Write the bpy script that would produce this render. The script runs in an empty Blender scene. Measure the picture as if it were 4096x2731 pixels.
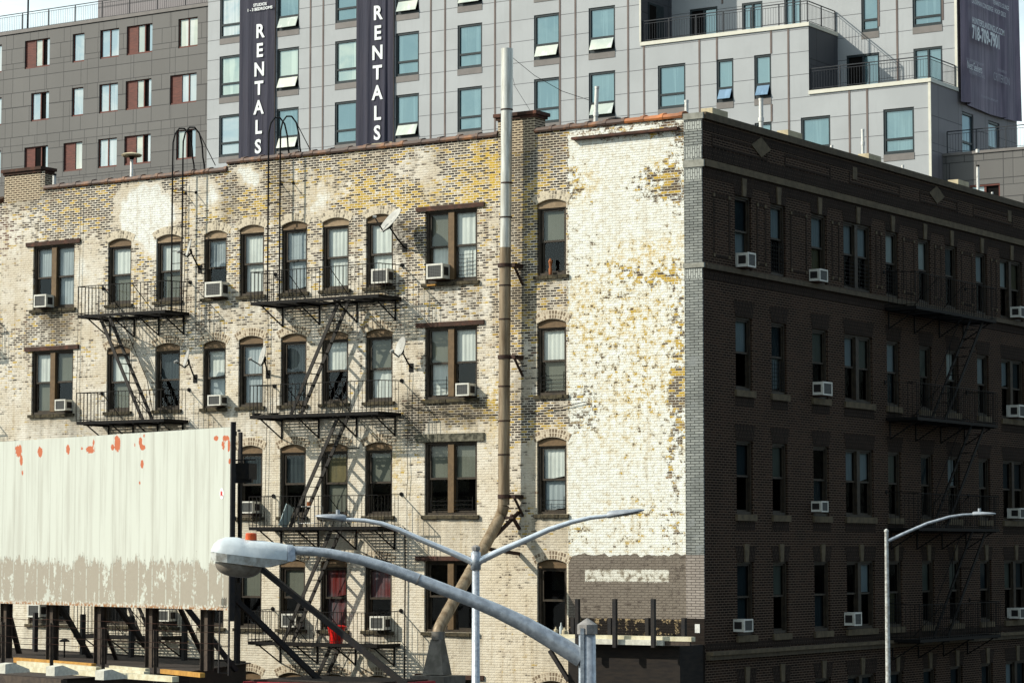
import bpy, bmesh, math, random
from mathutils import Vector, Matrix, noise as mnoise
random.seed(7)
S = bpy.context.scene
COL = S.collection
# ------------------------------------------------------------------ camera
F = 10536.; PIT = math.radians(4.54); YAW = math.radians(33.05); CZ = 9.5
fw = (-math.sin(YAW), math.cos(YAW)); rt = (math.cos(YAW), math.sin(YAW))
def ray(px, py):
    a = (px-2048)/F; b = (1365.5-py)/F
    f = math.cos(PIT)-b*math.sin(PIT); z = math.sin(PIT)+b*math.cos(PIT)
    return (fw[0]*f+rt[0]*a, fw[1]*f+rt[1]*a, z)
CX, CY = 32.4432, -58.8246
cam = bpy.data.objects.new('camera', bpy.data.cameras.new('camera')); COL.objects.link(cam)
cam.data.sensor_width = 36; cam.data.lens = 36*F/4096; cam.data.clip_start = .5; cam.data.clip_end = 4000
cam.location = (CX, CY, CZ); cam.rotation_euler = (math.pi/2+PIT, 0, YAW)
S.camera = cam
# ------------------------------------------------------------------ light
SUN_AZ = math.radians(49.5); SUN_EL = math.radians(33.5)      # from the light wall's normal, towards the left
sd = Vector((-math.sin(SUN_AZ)*math.cos(SUN_EL), -math.cos(SUN_AZ)*math.cos(SUN_EL), math.sin(SUN_EL)))
sun = bpy.data.objects.new('sun', bpy.data.lights.new('sun', 'SUN')); COL.objects.link(sun)
sun.data.energy = 4.1; sun.data.angle = math.radians(.5); sun.data.color = (1, .935, .815)
sun.rotation_euler = (-sd).to_track_quat('-Z', 'Y').to_euler()
W = bpy.data.worlds.new('World'); S.world = W; W.use_nodes = True
wt = W.node_tree; wt.nodes.clear()
sky = wt.nodes.new('ShaderNodeTexSky'); sky.sky_type = 'NISHITA'; sky.sun_disc = False
sky.sun_elevation = SUN_EL; sky.sun_rotation = math.atan2(sd.x, sd.y); sky.air_density = 1.2; sky.dust_density = 1.5
bg = wt.nodes.new('ShaderNodeBackground'); bg.inputs[1].default_value = .10
wo = wt.nodes.new('ShaderNodeOutputWorld')
tc = wt.nodes.new('ShaderNodeTexCoord'); mp = wt.nodes.new('ShaderNodeMapping'); mp.inputs['Scale'].default_value = (1, 1, 3.2)
nz = wt.nodes.new('ShaderNodeTexNoise'); nz.inputs['Scale'].default_value = 2.3; nz.inputs['Detail'].default_value = 9
nz.inputs['Roughness'].default_value = .58
cr = wt.nodes.new('ShaderNodeValToRGB'); cr.color_ramp.elements[0].position = .36; cr.color_ramp.elements[1].position = .56
mx = wt.nodes.new('ShaderNodeMix'); mx.data_type = 'RGBA'; mx.inputs[7].default_value = (9.6, 11.2, 11.2, 1)
wt.links.new(tc.outputs['Generated'], mp.inputs[0]); wt.links.new(mp.outputs[0], nz.inputs['Vector'])
sx_ = wt.nodes.new('ShaderNodeSeparateXYZ'); wt.links.new(tc.outputs['Generated'], sx_.inputs[0])      # clouds shaped to thin out rightwards, so less sky light fills the dark front
mr = wt.nodes.new('ShaderNodeMapRange'); mr.inputs[1].default_value = .9; mr.inputs[2].default_value = -.35; mr.inputs[3].default_value = 0; mr.inputs[4].default_value = 1
wt.links.new(sx_.outputs[0], mr.inputs[0]); mm = wt.nodes.new('ShaderNodeMath'); mm.operation = 'MULTIPLY'; wt.links.new(mr.outputs[0], mm.inputs[1])
wt.links.new(nz.outputs[0], cr.inputs[0]); wt.links.new(cr.outputs[0], mm.inputs[0]); wt.links.new(mm.outputs[0], mx.inputs[0])
wt.links.new(sky.outputs[0], mx.inputs[6]); wt.links.new(mx.outputs[2], bg.inputs[0]); wt.links.new(bg.outputs[0], wo.inputs[0])
S.view_settings.view_transform = 'Standard'; S.view_settings.look = 'None'
S.view_settings.exposure = .34; S.view_settings.gamma = 1
S.render.engine = 'CYCLES'
S.cycles.max_bounces = 6; S.cycles.transparent_max_bounces = 12; S.cycles.caustics_reflective = False

# ------------------------------------------------------------------ measuring on the real planes of the place
def L(px, py, y=0.):
    r = ray(px, py); t = (y-CY)/r[1]; return (CX+r[0]*t, CZ+r[2]*t)
def R(px, py, x=0.):
    r = ray(px, py); t = (x-CX)/r[0]; return (CY+r[1]*t, CZ+r[2]*t)
def DP(px, py, d):
    r = ray(px, py); t = d/(r[0]*fw[0]+r[1]*fw[1]); return Vector((CX+r[0]*t, CY+r[1]*t, CZ+r[2]*t))
def prj(x, y, z):
    X, Y, Z = x-CX, y-CY, z-CZ
    f = X*fw[0]+Y*fw[1]; a = X*rt[0]+Y*rt[1]
    ff = f*math.cos(PIT)+Z*math.sin(PIT); zz = -f*math.sin(PIT)+Z*math.cos(PIT)
    return (2048+F*a/ff)/1.7415, (1365.5-F*zz/ff)/1.7415

# ------------------------------------------------------------------ node helpers
class NT:
    def __init__(s, name):
        s.m = bpy.data.materials.new(name); s.m.use_nodes = True; s.t = s.m.node_tree; s.t.nodes.clear()
        s.out = s.t.nodes.new('ShaderNodeOutputMaterial'); s._uv = None
    def n(s, k, **kw):
        o = s.t.nodes.new(k)
        for a, b in kw.items(): setattr(o, a, b)
        return o
    def put(s, sock, v):
        if isinstance(v, bpy.types.NodeSocket): s.t.links.new(v, sock)
        elif isinstance(v, (tuple, list)):
            sock.default_value = tuple(v)+((1,) if len(v) == 3 and len(sock.default_value) == 4 else ())
        else: sock.default_value = v
    def uv(s):
        if s._uv is None: s._uv = s.n('ShaderNodeUVMap', uv_map='UVMap').outputs[0]
        return s._uv
    def gen(s): return s.n('ShaderNodeTexCoord').outputs['Object']
    def map(s, v, scale=(1, 1, 1), loc=(0, 0, 0), rot=(0, 0, 0)):
        o = s.n('ShaderNodeMapping'); s.put(o.inputs[0], v)
        o.inputs[1].default_value = loc; o.inputs[2].default_value = rot; o.inputs[3].default_value = scale
        return o.outputs[0]
    def math(s, op, a, b=0., c=None):
        o = s.n('ShaderNodeMath', operation=op); s.put(o.inputs[0], a); s.put(o.inputs[1], b)
        if c is not None: s.put(o.inputs[2], c)
        return o.outputs[0]
    def mix(s, f, a, b, bt='MIX'):
        o = s.n('ShaderNodeMix', data_type='RGBA', blend_type=bt); s.put(o.inputs[0], f); s.put(o.inputs[6], a); s.put(o.inputs[7], b)
        return o.outputs[2]
    def noise(s, v, sc, det=4, ro=.55, dist=0.):
        o = s.n('ShaderNodeTexNoise'); s.put(o.inputs['Vector'], v); o.inputs['Scale'].default_value = sc
        o.inputs['Detail'].default_value = det; o.inputs['Roughness'].default_value = ro; o.inputs['Distortion'].default_value = dist
        return o.outputs[0]
    def ss(s, v, a, b, lo=0., hi=1.):
        o = s.n('ShaderNodeMapRange', interpolation_type='SMOOTHSTEP'); s.put(o.inputs[0], v)
        o.inputs[1].default_value = a; o.inputs[2].default_value = b; o.inputs[3].default_value = lo; o.inputs[4].default_value = hi
        return o.outputs[0]
    def ramp(s, f, st, const=False):
        o = s.n('ShaderNodeValToRGB'); s.put(o.inputs[0], f); e = o.color_ramp.elements
        if const: o.color_ramp.interpolation = 'CONSTANT'
        while len(e) < len(st): e.new(.5)
        for i, (p, c) in enumerate(st): e[i].position = p; e[i].color = (*c, 1)
        return o.outputs[0]
    def brick(s, v, w, h, ms, c1=(0, 0, 0), c2=(1, 1, 1), cm=(.5, .5, .5), sm=.1, off=.5, bias=0., sq=1., sqf=2, of=2):
        o = s.n('ShaderNodeTexBrick'); s.put(o.inputs['Vector'], v); o.offset = off; o.offset_frequency = of; o.squash = sq; o.squash_frequency = sqf
        for k, x in (('Color1', c1), ('Color2', c2), ('Mortar', cm), ('Scale', 1.), ('Mortar Size', ms), ('Mortar Smooth', sm), ('Bias', bias), ('Brick Width', w), ('Row Height', h)):
            s.put(o.inputs[k], x)
        return o.outputs[0], o.outputs[1]
    def sep(s, v):
        o = s.n('ShaderNodeSeparateXYZ'); s.put(o.inputs[0], v); return o.outputs
    def fin(s, col, rough=.8, metal=0., bump=None, bd=.01, spec=.3, **kw):
        b = s.n('ShaderNodeBsdfPrincipled'); s.put(b.inputs['Base Color'], col); s.put(b.inputs['Roughness'], rough)
        s.put(b.inputs['Metallic'], metal); s.put(b.inputs['Specular IOR Level'], spec)
        for k, v in kw.items(): s.put(b.inputs[k.replace('_', ' ')], v)
        if bump is not None:
            u = s.n('ShaderNodeBump'); u.inputs['Distance'].default_value = bd; u.inputs['Strength'].default_value = 1
            s.put(u.inputs['Height'], bump); s.t.links.new(u.outputs[0], b.inputs['Normal'])
        s.t.links.new(b.outputs[0], s.out.inputs[0]); return s.m

def M_noise(name, c1, c2, sc=3, rough=.8, metal=0., st=(1, 1, 1), bd=.003, spec=.3, lo=.35, hi=.65):
    n = NT(name); g = n.map(n.gen(), st); v = n.noise(g, sc, 8, .62)
    f = n.ss(v, lo, hi); return n.fin(n.mix(f, c1, c2), rough, metal, v, bd, spec)

# ---- the painted, weathered brick of the light wall
def M_lightwall():
    n = NT('weathered_painted_brick'); uv = n.uv(); x, z, _ = n.sep(uv)
    jit = n.n('ShaderNodeTexNoise'); n.put(jit.inputs['Vector'], uv); jit.inputs['Scale'].default_value = 14; jit.inputs['Detail'].default_value = 3
    v2 = n.n('ShaderNodeVectorMath', operation='MULTIPLY_ADD'); n.put(v2.inputs[0], jit.outputs[1]); v2.inputs[1].default_value = (.022, .014, 0); n.put(v2.inputs[2], uv)
    bv = v2.outputs[0]
    rnd, mor = n.brick(bv, .205, .0675, .0155, sm=.5)
    rnd2, _m = n.brick(n.map(bv, loc=(.205*16, .0675*12, 0)), .205, .0675, .0, sm=0)
    a1 = n.n('ShaderNodeAttribute', attribute_name='m1'); w, ye, gr = n.sep(a1.outputs['Vector']); ye = n.math('MULTIPLY', ye, .70)
    a2 = n.n('ShaderNodeAttribute', attribute_name='m2'); red, blk, arch = n.sep(a2.outputs['Vector'])
    nb = n.noise(uv, .9, 5, .6); nm = n.noise(uv, 5.5, 8, .68); nf = n.noise(uv, 28, 5, .65)
    streak = n.noise(n.map(uv, (3.2, .22, 1)), 1.6, 6, .62)
    e = n.math('ADD', n.math('MULTIPLY', rnd, .42), n.math('ADD', n.math('MULTIPLY', nm, .95), n.math('ADD', n.math('MULTIPLY', nb, .35), n.math('MULTIPLY', nf, .5))))
    T = n.math('MULTIPLY_ADD', w, .80, .66)
    T = n.math('ADD', T, n.math('MULTIPLY', n.math('SUBTRACT', streak, .5), .75))
    panel = n.math('GREATER_THAN', x, -4.07)
    ex = n.ss(n.math('SUBTRACT', e, T), -.05, .27)
    # inside the white panel the paint peels in flakes that ignore the joints
    fl = n.ss(n.math('SUBTRACT', n.math('ADD', n.math('MULTIPLY', nm, 1.25), n.math('ADD', n.math('MULTIPLY', nf, .5), n.math('MULTIPLY', rnd, .12))), n.math('MULTIPLY_ADD', w, .48, .685)), 0., .07)
    morx = n.math('MULTIPLY', mor, n.math('SUBTRACT', 1., n.math('MULTIPLY', panel, .55)))
    exf = n.math('MULTIPLY', n.mix(panel, ex, fl), n.math('SUBTRACT', 1., morx))
    bc = n.ramp(rnd2, [(0, (.018, .016, .015)), (.3, (.04, .027, .02)), (.5, (.02, .021, .024)), (.72, (.075, .05, .035)), (.9, (.13, .045, .03)), (.96, (.16, .11, .06))])
    bc = n.mix(n.math('MULTIPLY', red, .9), bc, (.15, .045, .025))
    bc = n.mix(n.math('MULTIPLY', panel, .72), bc, n.ramp(rnd2, [(0, (.12, .075, .04)), (.35, (.07, .05, .035)), (.6, (.34, .25, .12)), (1, (.22, .11, .06))]))
    bc = n.mix(n.math('MULTIPLY', n.math('SUBTRACT', 1., panel), n.ss(w, .62, .95, 0, .45)), bc, (.38, .31, .21))
    yk = n.ss(n.math('ADD', ye, n.math('ADD', n.math('MULTIPLY', n.math('SUBTRACT', rnd2, .5), 1.9), n.math('MULTIPLY', n.math('SUBTRACT', nb, .5), 1.6))), .5, .7)
    yk = n.math('MULTIPLY', yk, n.ss(nm, .3, .55))
    bc = n.mix(yk, bc, n.mix(nf, (.40, .25, .015), (.66, .44, .04)))
    cream = n.mix(n.ss(nb, .35, .65), (.66, .59, .46), (.80, .76, .66))
    cream = n.mix(n.ss(w, .75, .98), cream, (.85, .875, .82))
    low = n.ss(z, 13.2, 9.5); cream = n.mix(n.math('MULTIPLY', low, .6), cream, (.76, .67, .50))
    cream = n.mix(n.math('MULTIPLY', n.ss(streak, .48, .3), .55), cream, (.44, .35, .22))
    cream = n.mix(n.math('MULTIPLY', n.ss(nm, .46, .66), .4), cream, (.50, .42, .30))
    ptw = n.mix(n.ss(nm, .4, .68), (.84, .865, .80), (.74, .71, .58))
    ptw = n.mix(n.math('MULTIPLY', n.ss(n.math('ADD', streak, n.math('MULTIPLY', nf, .35)), .68, .94), .38), ptw, (.50, .40, .24))
    cream = n.mix(panel, cream, ptw)
    cream = n.mix(n.math('MULTIPLY', n.math('MULTIPLY', ye, n.ss(n.math('ADD', nm, n.math('MULTIPLY', nf, .5)), .66, .88)), .8), cream, (.70, .49, .12))
    lin = n.math('MULTIPLY', n.math('MULTIPLY', mor, n.ss(n.math('ADD', n.math('MULTIPLY', nf, .6), n.math('MULTIPLY', nm, .5)), .48, .68)), n.math('MULTIPLY', w, n.math('MULTIPLY_ADD', panel, .25, .35)))
    cream = n.mix(lin, cream, (.34, .27, .18))
    col = n.mix(exf, cream, bc)
    g2 = n.math('MULTIPLY', gr, n.ss(n.math('ADD', streak, n.math('MULTIPLY', nm, .8)), .50, .88))
    col = n.mix(g2, col, n.mix(n.math('MULTIPLY', 1., mor), (.045, .038, .028), (.24, .2, .14)))
    b2 = n.math('MULTIPLY', blk, n.ss(nm, .3, .6)); col = n.mix(b2, col, (.012, .011, .01))
    # flat taupe overpaint near the bottom of the panel with its leftover white stripe
    jz = n.math('ADD', z, n.math('MULTIPLY', n.math('SUBTRACT', n.noise(n.map(uv, (1, .02, 1)), 3.3, 2), .5), .28))
    fz = n.math('MULTIPLY', panel, n.math('LESS_THAN', jz, ZF))
    tau = n.mix(n.ss(nm, .35, .7), (.215, .185, .15), (.17, .145, .118))
    tau = n.mix(n.math('MULTIPLY', mor, .55), tau, (.09, .075, .06))
    tau = n.mix(n.math('MULTIPLY', n.ss(n.math('ADD', nm, n.math('MULTIPLY', rnd, .25)), .72, .8), .7), tau, (.07, .055, .045))
    jx = n.math('ADD', x, n.math('MULTIPLY', n.math('SUBTRACT', nf, .5), .06)); jy = n.math('ADD', z, n.math('MULTIPLY', n.math('SUBTRACT', nf, .5), .12))
    rec = n.math('MULTIPLY', n.math('MULTIPLY', n.math('GREATER_THAN', jx, RX0), n.math('LESS_THAN', jx, RX1)), n.math('MULTIPLY', n.math('GREATER_THAN', jy, RZ0), n.math('LESS_THAN', jy, RZ1)))
    rec = n.math('MULTIPLY', rec, n.ss(nm, .66, .5, .25, 1.))
    wr = n.mix(n.ss(nm, .45, .62), (.64, .63, .55), (.34, .30, .22))
    tau = n.mix(rec, tau, wr)
    col = n.mix(fz, col, tau)
    # charred, flaking strip under the overpaint
    cz = n.math('MULTIPLY', panel, n.math('LESS_THAN', n.math('ADD', z, n.math('MULTIPLY', nf, .1)), ZC))
    ch = n.mix(n.ss(n.math('ADD', nm, n.math('MULTIPLY', nf, .35)), .72, .80), (.012, .009, .007), n.mix(nf, (.17, .10, .05), (.5, .4, .22)))
    col = n.mix(cz, col, ch)
    hgt = n.math('SUBTRACT', n.math('MULTIPLY', exf, -.6), n.math('MULTIPLY', mor, .8))
    hgt = n.math('ADD', hgt, n.math('MULTIPLY', nf, .5))
    return n.fin(col, .88, 0, hgt, .008, .2)
ZF = L(2500, 2218)[1]; ZC = L(2500, 2470)[1]+.03
RX0 = L(2340, 2300)[0]; RX1 = L(2676, 2300)[0]; RZ0 = L(2500, 2325)[1]; RZ1 = L(2500, 2278)[1]

def M_arch(name, c, mo, dark):
    n = NT(name); uv = n.uv(); rnd, mor = n.brick(uv, .115, .078, .012, sm=.3, off=.0)
    nm = n.noise(uv, 9, 6, .65)
    cov = n.ss(n.math('ADD', n.math('MULTIPLY', rnd, .35), nm), dark, dark+.3)
    bc = n.ramp(rnd, [(0, c), (1, tuple(k*1.9 for k in c))])
    col = n.mix(cov, bc, mo); col = n.mix(n.math('MULTIPLY', mor, .9), col, mo)
    return n.fin(col, .9, 0, n.math('MULTIPLY', mor, -1.), .006)

def M_brick(name, c1, c2, cm, w=.205, h=.0675, ms=.011, rot=0., stain=.3, rough=.9, patch=None):
    n = NT(name); uv = n.uv(); v = n.map(uv, rot=(0, 0, rot)) if rot else uv
    rnd, mor = n.brick(v, w, h, ms, sm=.25)
    nb = n.noise(uv, .7, 5, .6); nf = n.noise(uv, 22, 4, .6)
    c = n.mix(rnd, c1, c2); c = n.mix(n.math('MULTIPLY', n.ss(nb, .45, .62), stain), c, tuple(k*.45 for k in c1))
    c = n.mix(mor, c, n.mix(nf, cm, tuple(k*.55 for k in cm)))
    if patch: c = n.mix(n.math('MULTIPLY', n.ss(n.noise(uv, 2.2, 6, .6), .56, .66), .8), c, patch)
    return n.fin(c, rough, 0, n.math('SUBTRACT', n.math('MULTIPLY', nf, .4), mor), .006, .08)

def M_panel(name, base, jc, z0, dz, off=None, wid=2.2, jitter=0.):
    n = NT(name); uv = n.uv(); x, z, _ = n.sep(uv)
    nb = n.noise(uv, .35, 5, .6); nf = n.noise(n.map(uv, (1, .15, 1)), 4, 5, .6); ng = n.noise(uv, 60, 2, .6)
    c = n.mix(n.ss(nb, .35, .65), base, tuple(k*.9 for k in base))
    c = n.mix(n.math('MULTIPLY', n.ss(nf, .5, .75), .22), c, tuple(k*.7 for k in base))
    c = n.mix(n.math('MULTIPLY', ng, .12), c, (.1, .1, .1))
    pr, _q = n.brick(n.map(uv, loc=(0, -z0, 0)), 1.7, dz, 0, sm=0, off=.3); c = n.mix(n.math('MULTIPLY', pr, .22), c, tuple(k*.72 for k in base))
    if off is None:
        fr = n.math('FRACT', n.math('DIVIDE', n.math('SUBTRACT', z, z0), dz))
        ln = n.math('LESS_THAN', fr, .024/dz)
    else:
        rnd, ln = n.brick(n.map(uv, loc=(0, -z0, 0)), wid, dz, .016, sm=0, off=off, sq=.72, sqf=3, of=3)
        rnd2, ln2 = n.brick(n.map(uv, loc=(.4, -z0+dz*.37, 0)), wid*1.9, dz*2.6, .014, sm=0, off=.37, sq=1.3)
        c = n.mix(n.math('MULTIPLY', rnd, .35), c, tuple(k*.72 for k in base)); c = n.mix(n.math('MULTIPLY', rnd2, .25), c, tuple(k*1.25 for k in base))
        ln = n.math('MAXIMUM', ln, n.math('MULTIPLY', ln2, .8))
    c = n.mix(n.math('MULTIPLY', ln, .85), c, jc)
    return n.fin(c, .6, 0, n.math('MULTIPLY', ln, -1.), .01, .35)

def M_glass(name, tint, refl, rough=.02, op=.0):
    n = NT(name); tr = n.n('ShaderNodeBsdfTransparent'); tr.inputs[0].default_value = (*tint, 1)
    gl = n.n('ShaderNodeBsdfGlossy'); gl.inputs['Roughness'].default_value = rough; gl.inputs[0].default_value = (.9, .97, 1, 1)
    
    lw = n.n('ShaderNodeLayerWeight'); lw.inputs[0].default_value = .35
    f = n.math('MULTIPLY_ADD', lw.outputs[0], .28, refl)
    m = n.n('ShaderNodeMixShader'); n.put(m.inputs[0], f); n.t.links.new(tr.outputs[0], m.inputs[1]); n.t.links.new(gl.outputs[0], m.inputs[2])
    n.t.links.new(m.outputs[0], n.out.inputs[0]); return n.m

def M_coated(name, c1, c2, refl=.35, rough=.04, sc=.25):  # diffuse tones imitate mirrored sky and curtains, with real gloss mixed in
    n = NT(name); g = n.gen(); d = n.n('ShaderNodeBsdfDiffuse'); cc = n.mix(n.ss(n.noise(g, sc, 5, .6, 1.2), .4, .62), c1, c2); cc = n.mix(n.math('MULTIPLY', n.ss(n.noise(n.map(g, (3.2, 3.2, .12)), 1., 3, .6), .52, .62), .35), cc, tuple(min(.8, k*1.6+.03) for k in c2)); n.put(d.inputs[0], cc)
    gl = n.n('ShaderNodeBsdfGlossy'); gl.inputs['Roughness'].default_value = rough; gl.inputs[0].default_value = (.58, .76, .80, 1)
    b = n.n('ShaderNodeBump'); b.inputs['Distance'].default_value = .01; n.put(b.inputs['Height'], n.noise(g, .9, 2)); n.t.links.new(b.outputs[0], gl.inputs['Normal'])
    m = n.n('ShaderNodeMixShader'); m.inputs[0].default_value = refl; n.t.links.new(d.outputs[0], m.inputs[1]); n.t.links.new(gl.outputs[0], m.inputs[2])
    n.t.links.new(m.outputs[0], n.out.inputs[0]); return n.m

def M_fabric(name, c, c2=None):
    n = NT(name); uv = n.uv(); v = n.noise(n.map(uv, (14, .6, 1)), 1.2, 3); w = n.noise(uv, 1.1, 4)
    return n.fin(n.mix(n.math('ADD', n.math('MULTIPLY', n.ss(v, .35, .7), .5), n.math('MULTIPLY', n.ss(w, .4, .6), .5)), c, c2 or tuple(k*.75 for k in c)), .9, 0, v, .003, .1)

def M_billboard():
    n = NT('billboard_sheet'); uv = n.uv(); x, z, _ = n.sep(uv)
    nm = n.noise(n.map(uv, (1, .45, 1)), 2.2, 8, .68); nf = n.noise(uv, 11, 6, .65); st = n.noise(n.map(uv, (2.4, .16, 1)), 1.5, 5, .6)
    c = n.mix(n.ss(st, .42, .68), (.52, .545, .485), (.43, .44, .385))
    sx = n.math('FRACT', n.math('ADD', n.math('DIVIDE', x, .62), n.math('MULTIPLY', n.noise(n.map(uv, (.02, .25, 1)), 1., 1), .04))); seam = n.math('LESS_THAN', n.math('ABSOLUTE', n.math('SUBTRACT', sx, .5)), .017)
    c = n.mix(n.math('MULTIPLY', seam, .45), c, (.35, .34, .29))
    pn, _m = n.brick(n.map(uv, (1, .001, 1)), .62, 1, 0)
    # bare grey primer along the lower third, torn at its upper edge, different for each sheet
    ed = n.math('ADD', z, n.math('ADD', n.math('MULTIPLY', n.math('SUBTRACT', n.noise(n.map(uv, (6, 1.1, 1)), 1.4, 8, .75), .5), 1.25), n.math('MULTIPLY', n.math('SUBTRACT', n.noise(n.map(uv, (1.2, .01, 1)), 1.3, 1), .5), .9)))
    pr = n.math('MULTIPLY', n.ss(ed, 1.10, 1.13, 1., 0.), n.ss(n.math('ADD', z, n.math('MULTIPLY', n.math('SUBTRACT', nf, .5), .42)), .06, .1))
    pr = n.math('MULTIPLY', pr, n.ss(n.math('ADD', nm, n.math('MULTIPLY', nf, .3)), .74, .71))
    pr = n.math('MULTIPLY', pr, n.math('SUBTRACT', 1., n.math('MULTIPLY', n.ss(n.math('ABSOLUTE', n.math('SUBTRACT', sx, .5)), .05, .02), n.ss(nf, .42, .5))))
    c = n.mix(pr, c, n.mix(nf, (.34, .31, .25), (.28, .25, .20)))
    rim = n.math('MULTIPLY', n.ss(n.math('ABSOLUTE', n.math('SUBTRACT', ed, 1.12)), .05, .0), n.ss(nf, .52, .6)); c = n.mix(n.math('MULTIPLY', rim, .9), c, (.07, .065, .055))
    rs = n.math('MULTIPLY', n.ss(z, .12, .02), n.ss(nf, .4, .55)); c = n.mix(rs, c, (.28, .13, .045))
    pa = n.n('ShaderNodeAttribute', attribute_name='peel').outputs['Fac']
    oi = n.ss(n.math('ADD', n.math('MULTIPLY', pa, .92), n.math('ADD', n.math('MULTIPLY', n.math('SUBTRACT', nf, .5), .9), n.math('MULTIPLY', n.math('SUBTRACT', nm, .5), .8))), .56, .60)
    oi = n.math('MULTIPLY', oi, n.math('GREATER_THAN', pa, .02))
    c = n.mix(oi, c, n.mix(nf, (.52, .14, .055), (.38, .10, .04)))
    c = n.mix(n.ss(n.noise(uv, 6, 2), .78, .8), c, (.1, .06, .04))
    return n.fin(c, .55, 0, n.math('ADD', n.math('MULTIPLY', seam, -1.5), n.math('MULTIPLY', nf, .3)), .01, .3)

MT = {}
MT['wall'] = M_lightwall()
MT['arch'] = M_arch('bare_arch_brick', (.05, .04, .03), (.60, .53, .40), .42)
MT['arch_lo'] = M_arch('painted_arch_brick', (.16, .12, .08), (.64, .56, .42), .62)
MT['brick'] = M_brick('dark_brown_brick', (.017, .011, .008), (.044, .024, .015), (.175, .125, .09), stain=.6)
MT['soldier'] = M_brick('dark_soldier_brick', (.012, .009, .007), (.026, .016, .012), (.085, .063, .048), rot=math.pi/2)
MT['pil'] = M_brick('grey_painted_brick', (.22, .235, .22), (.32, .335, .31), (.05, .052, .05), w=.25, h=.0675*1.02, ms=.009, stain=.35, patch=(.24, .255, .25))
MT['pilstone'] = M_noise('grey_painted_stone', (.30, .30, .26), (.2, .2, .17), 6, .85)
MT['pilsol'] = M_brick('grey_painted_soldiers', (.36, .38, .35), (.45, .47, .43), (.13, .135, .13), rot=math.pi/2, ms=.009, stain=.35)
MT['piltaupe'] = M_brick('taupe_painted_brick', (.30, .265, .23), (.36, .32, .28), (.13, .11, .1), w=.25, h=.0675, ms=.009, stain=.2)
MT['pildark'] = M_brick('blackened_brick', (.018, .014, .012), (.03, .022, .018), (.03, .025, .02), stain=.2)
MT['chim'] = M_brick('sooty_cream_brick', (.03, .022, .02), (.09, .055, .04), (.62, .52, .37), ms=.021, stain=.3)
MT['stone'] = M_noise('brown_stone', (.105, .082, .052), (.07, .055, .036), 6, .85)
MT['stonelt'] = M_noise('pale_stone', (.135, .104, .062), (.085, .066, .04), 5, .85)
MT['cream'] = M_noise('cream_stone', (.55, .48, .32), (.42, .36, .24), 4, .85)
MT['sill'] = M_noise('mossy_sill', (.085, .07, .04), (.028, .024, .015), 9, .9, bd=.01)
MT['sillcap'] = M_noise('grey_mossy_lintel', (.16, .15, .11), (.03, .03, .02), 7, .9, bd=.015)
MT['lintel'] = M_noise('rusty_lintel', (.045, .022, .014), (.13, .05, .03), 4, .8, bd=.01, lo=.45, hi=.75)
MT['frame'] = M_noise('dark_brown_window_paint', (.022, .017, .011), (.045, .033, .02), 7, .6)
MT['frame_tan'] = M_noise('tan_arch_board', (.30, .22, .135), (.2, .145, .085), 6, .7)
MT['mull'] = M_noise('brown_mullion_paint', (.15, .095, .045), (.11, .07, .033), 8, .6)
MT['iron'] = M_noise('black_fire_escape_iron', (.004, .005, .006), (.012, .010, .008), 12, .6, 0, spec=.12)
MT['ladder'] = M_noise('grey_brown_ladder_iron', (.032, .028, .023), (.014, .013, .012), 9, .7, 0)
MT['tile'] = M_noise('terracotta_coping', (.52, .18, .05), (.22, .085, .035), 1.1, .6, lo=.4, hi=.6)
MT['tiledk'] = M_noise('weathered_coping', (.07, .045, .035), (.30, .13, .05), 2.2, .6, lo=.45, hi=.75)
MT['pipe_new'] = M_noise('bright_steel_flue', (.66, .66, .61), (.44, .43, .38), 3, .36, .45, (4, 4, .4))
MT['pipe_old'] = M_noise('stained_steel_flue', (.34, .27, .18), (.15, .105, .06), 2.2, .5, .15, (3, 3, .35), lo=.3, hi=.7)
MT['pipe_grey'] = M_noise('dull_flue_hood', (.20, .19, .17), (.12, .115, .10), 3, .6, .3)
MT['strap'] = M_noise('rusted_strap', (.03, .018, .014), (.06, .03, .02), 9, .7, .2)
MT['vent'] = M_noise('white_vent_pipe', (.68, .68, .64), (.30, .29, .26), 7, .6, 0, lo=.5, hi=.8)
MT['galv'] = M_noise('galvanised_steel', (.46, .50, .54), (.31, .34, .375), 17, .45, .45, lo=.36, hi=.64)
MT['galv_dk'] = M_noise('dull_galvanised_cap', (.30, .28, .26), (.20, .19, .18), 20, .6, .3)
MT['alu'] = M_noise('polished_aluminium', (.80, .83, .85), (.66, .69, .72), 8, .25, .6)
MT['lamp_w'] = M_noise('pale_lamp_housing', (.60, .66, .68), (.50, .55, .57), 9, .5, .0)
MT['lamp_d'] = M_noise('dirty_lamp_skirt', (.50, .52, .50), (.28, .27, .24), 14, .6)
MT['lamp_g'] = M_noise('grey_lamp_head', (.34, .37, .40), (.27, .29, .32), 9, .5, .2)
MT['lens'] = M_noise('dirty_refractor', (.24, .21, .17), (.12, .10, .08), 6, .25, 0, spec=.6)
MT['orange'] = M_noise('orange_photocell', (.62, .10, .025), (.42, .06, .015), 7, .5)
MT['acw'] = M_noise('white_ac_casing', (.70, .69, .62), (.55, .54, .47), 7, .5)
MT['acg'] = None
MT['dish'] = M_noise('pale_dish', (.42, .42, .39), (.32, .32, .30), 5, .5)
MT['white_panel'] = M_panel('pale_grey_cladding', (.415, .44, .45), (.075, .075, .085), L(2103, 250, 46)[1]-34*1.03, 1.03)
MT['grey_panel'] = M_panel('dark_grey_cladding', (.135, .132, .125), (.03, .03, .032), L(700, 100, 46)[1]-40*.82, .82, off=.5, wid=1.25)
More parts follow.
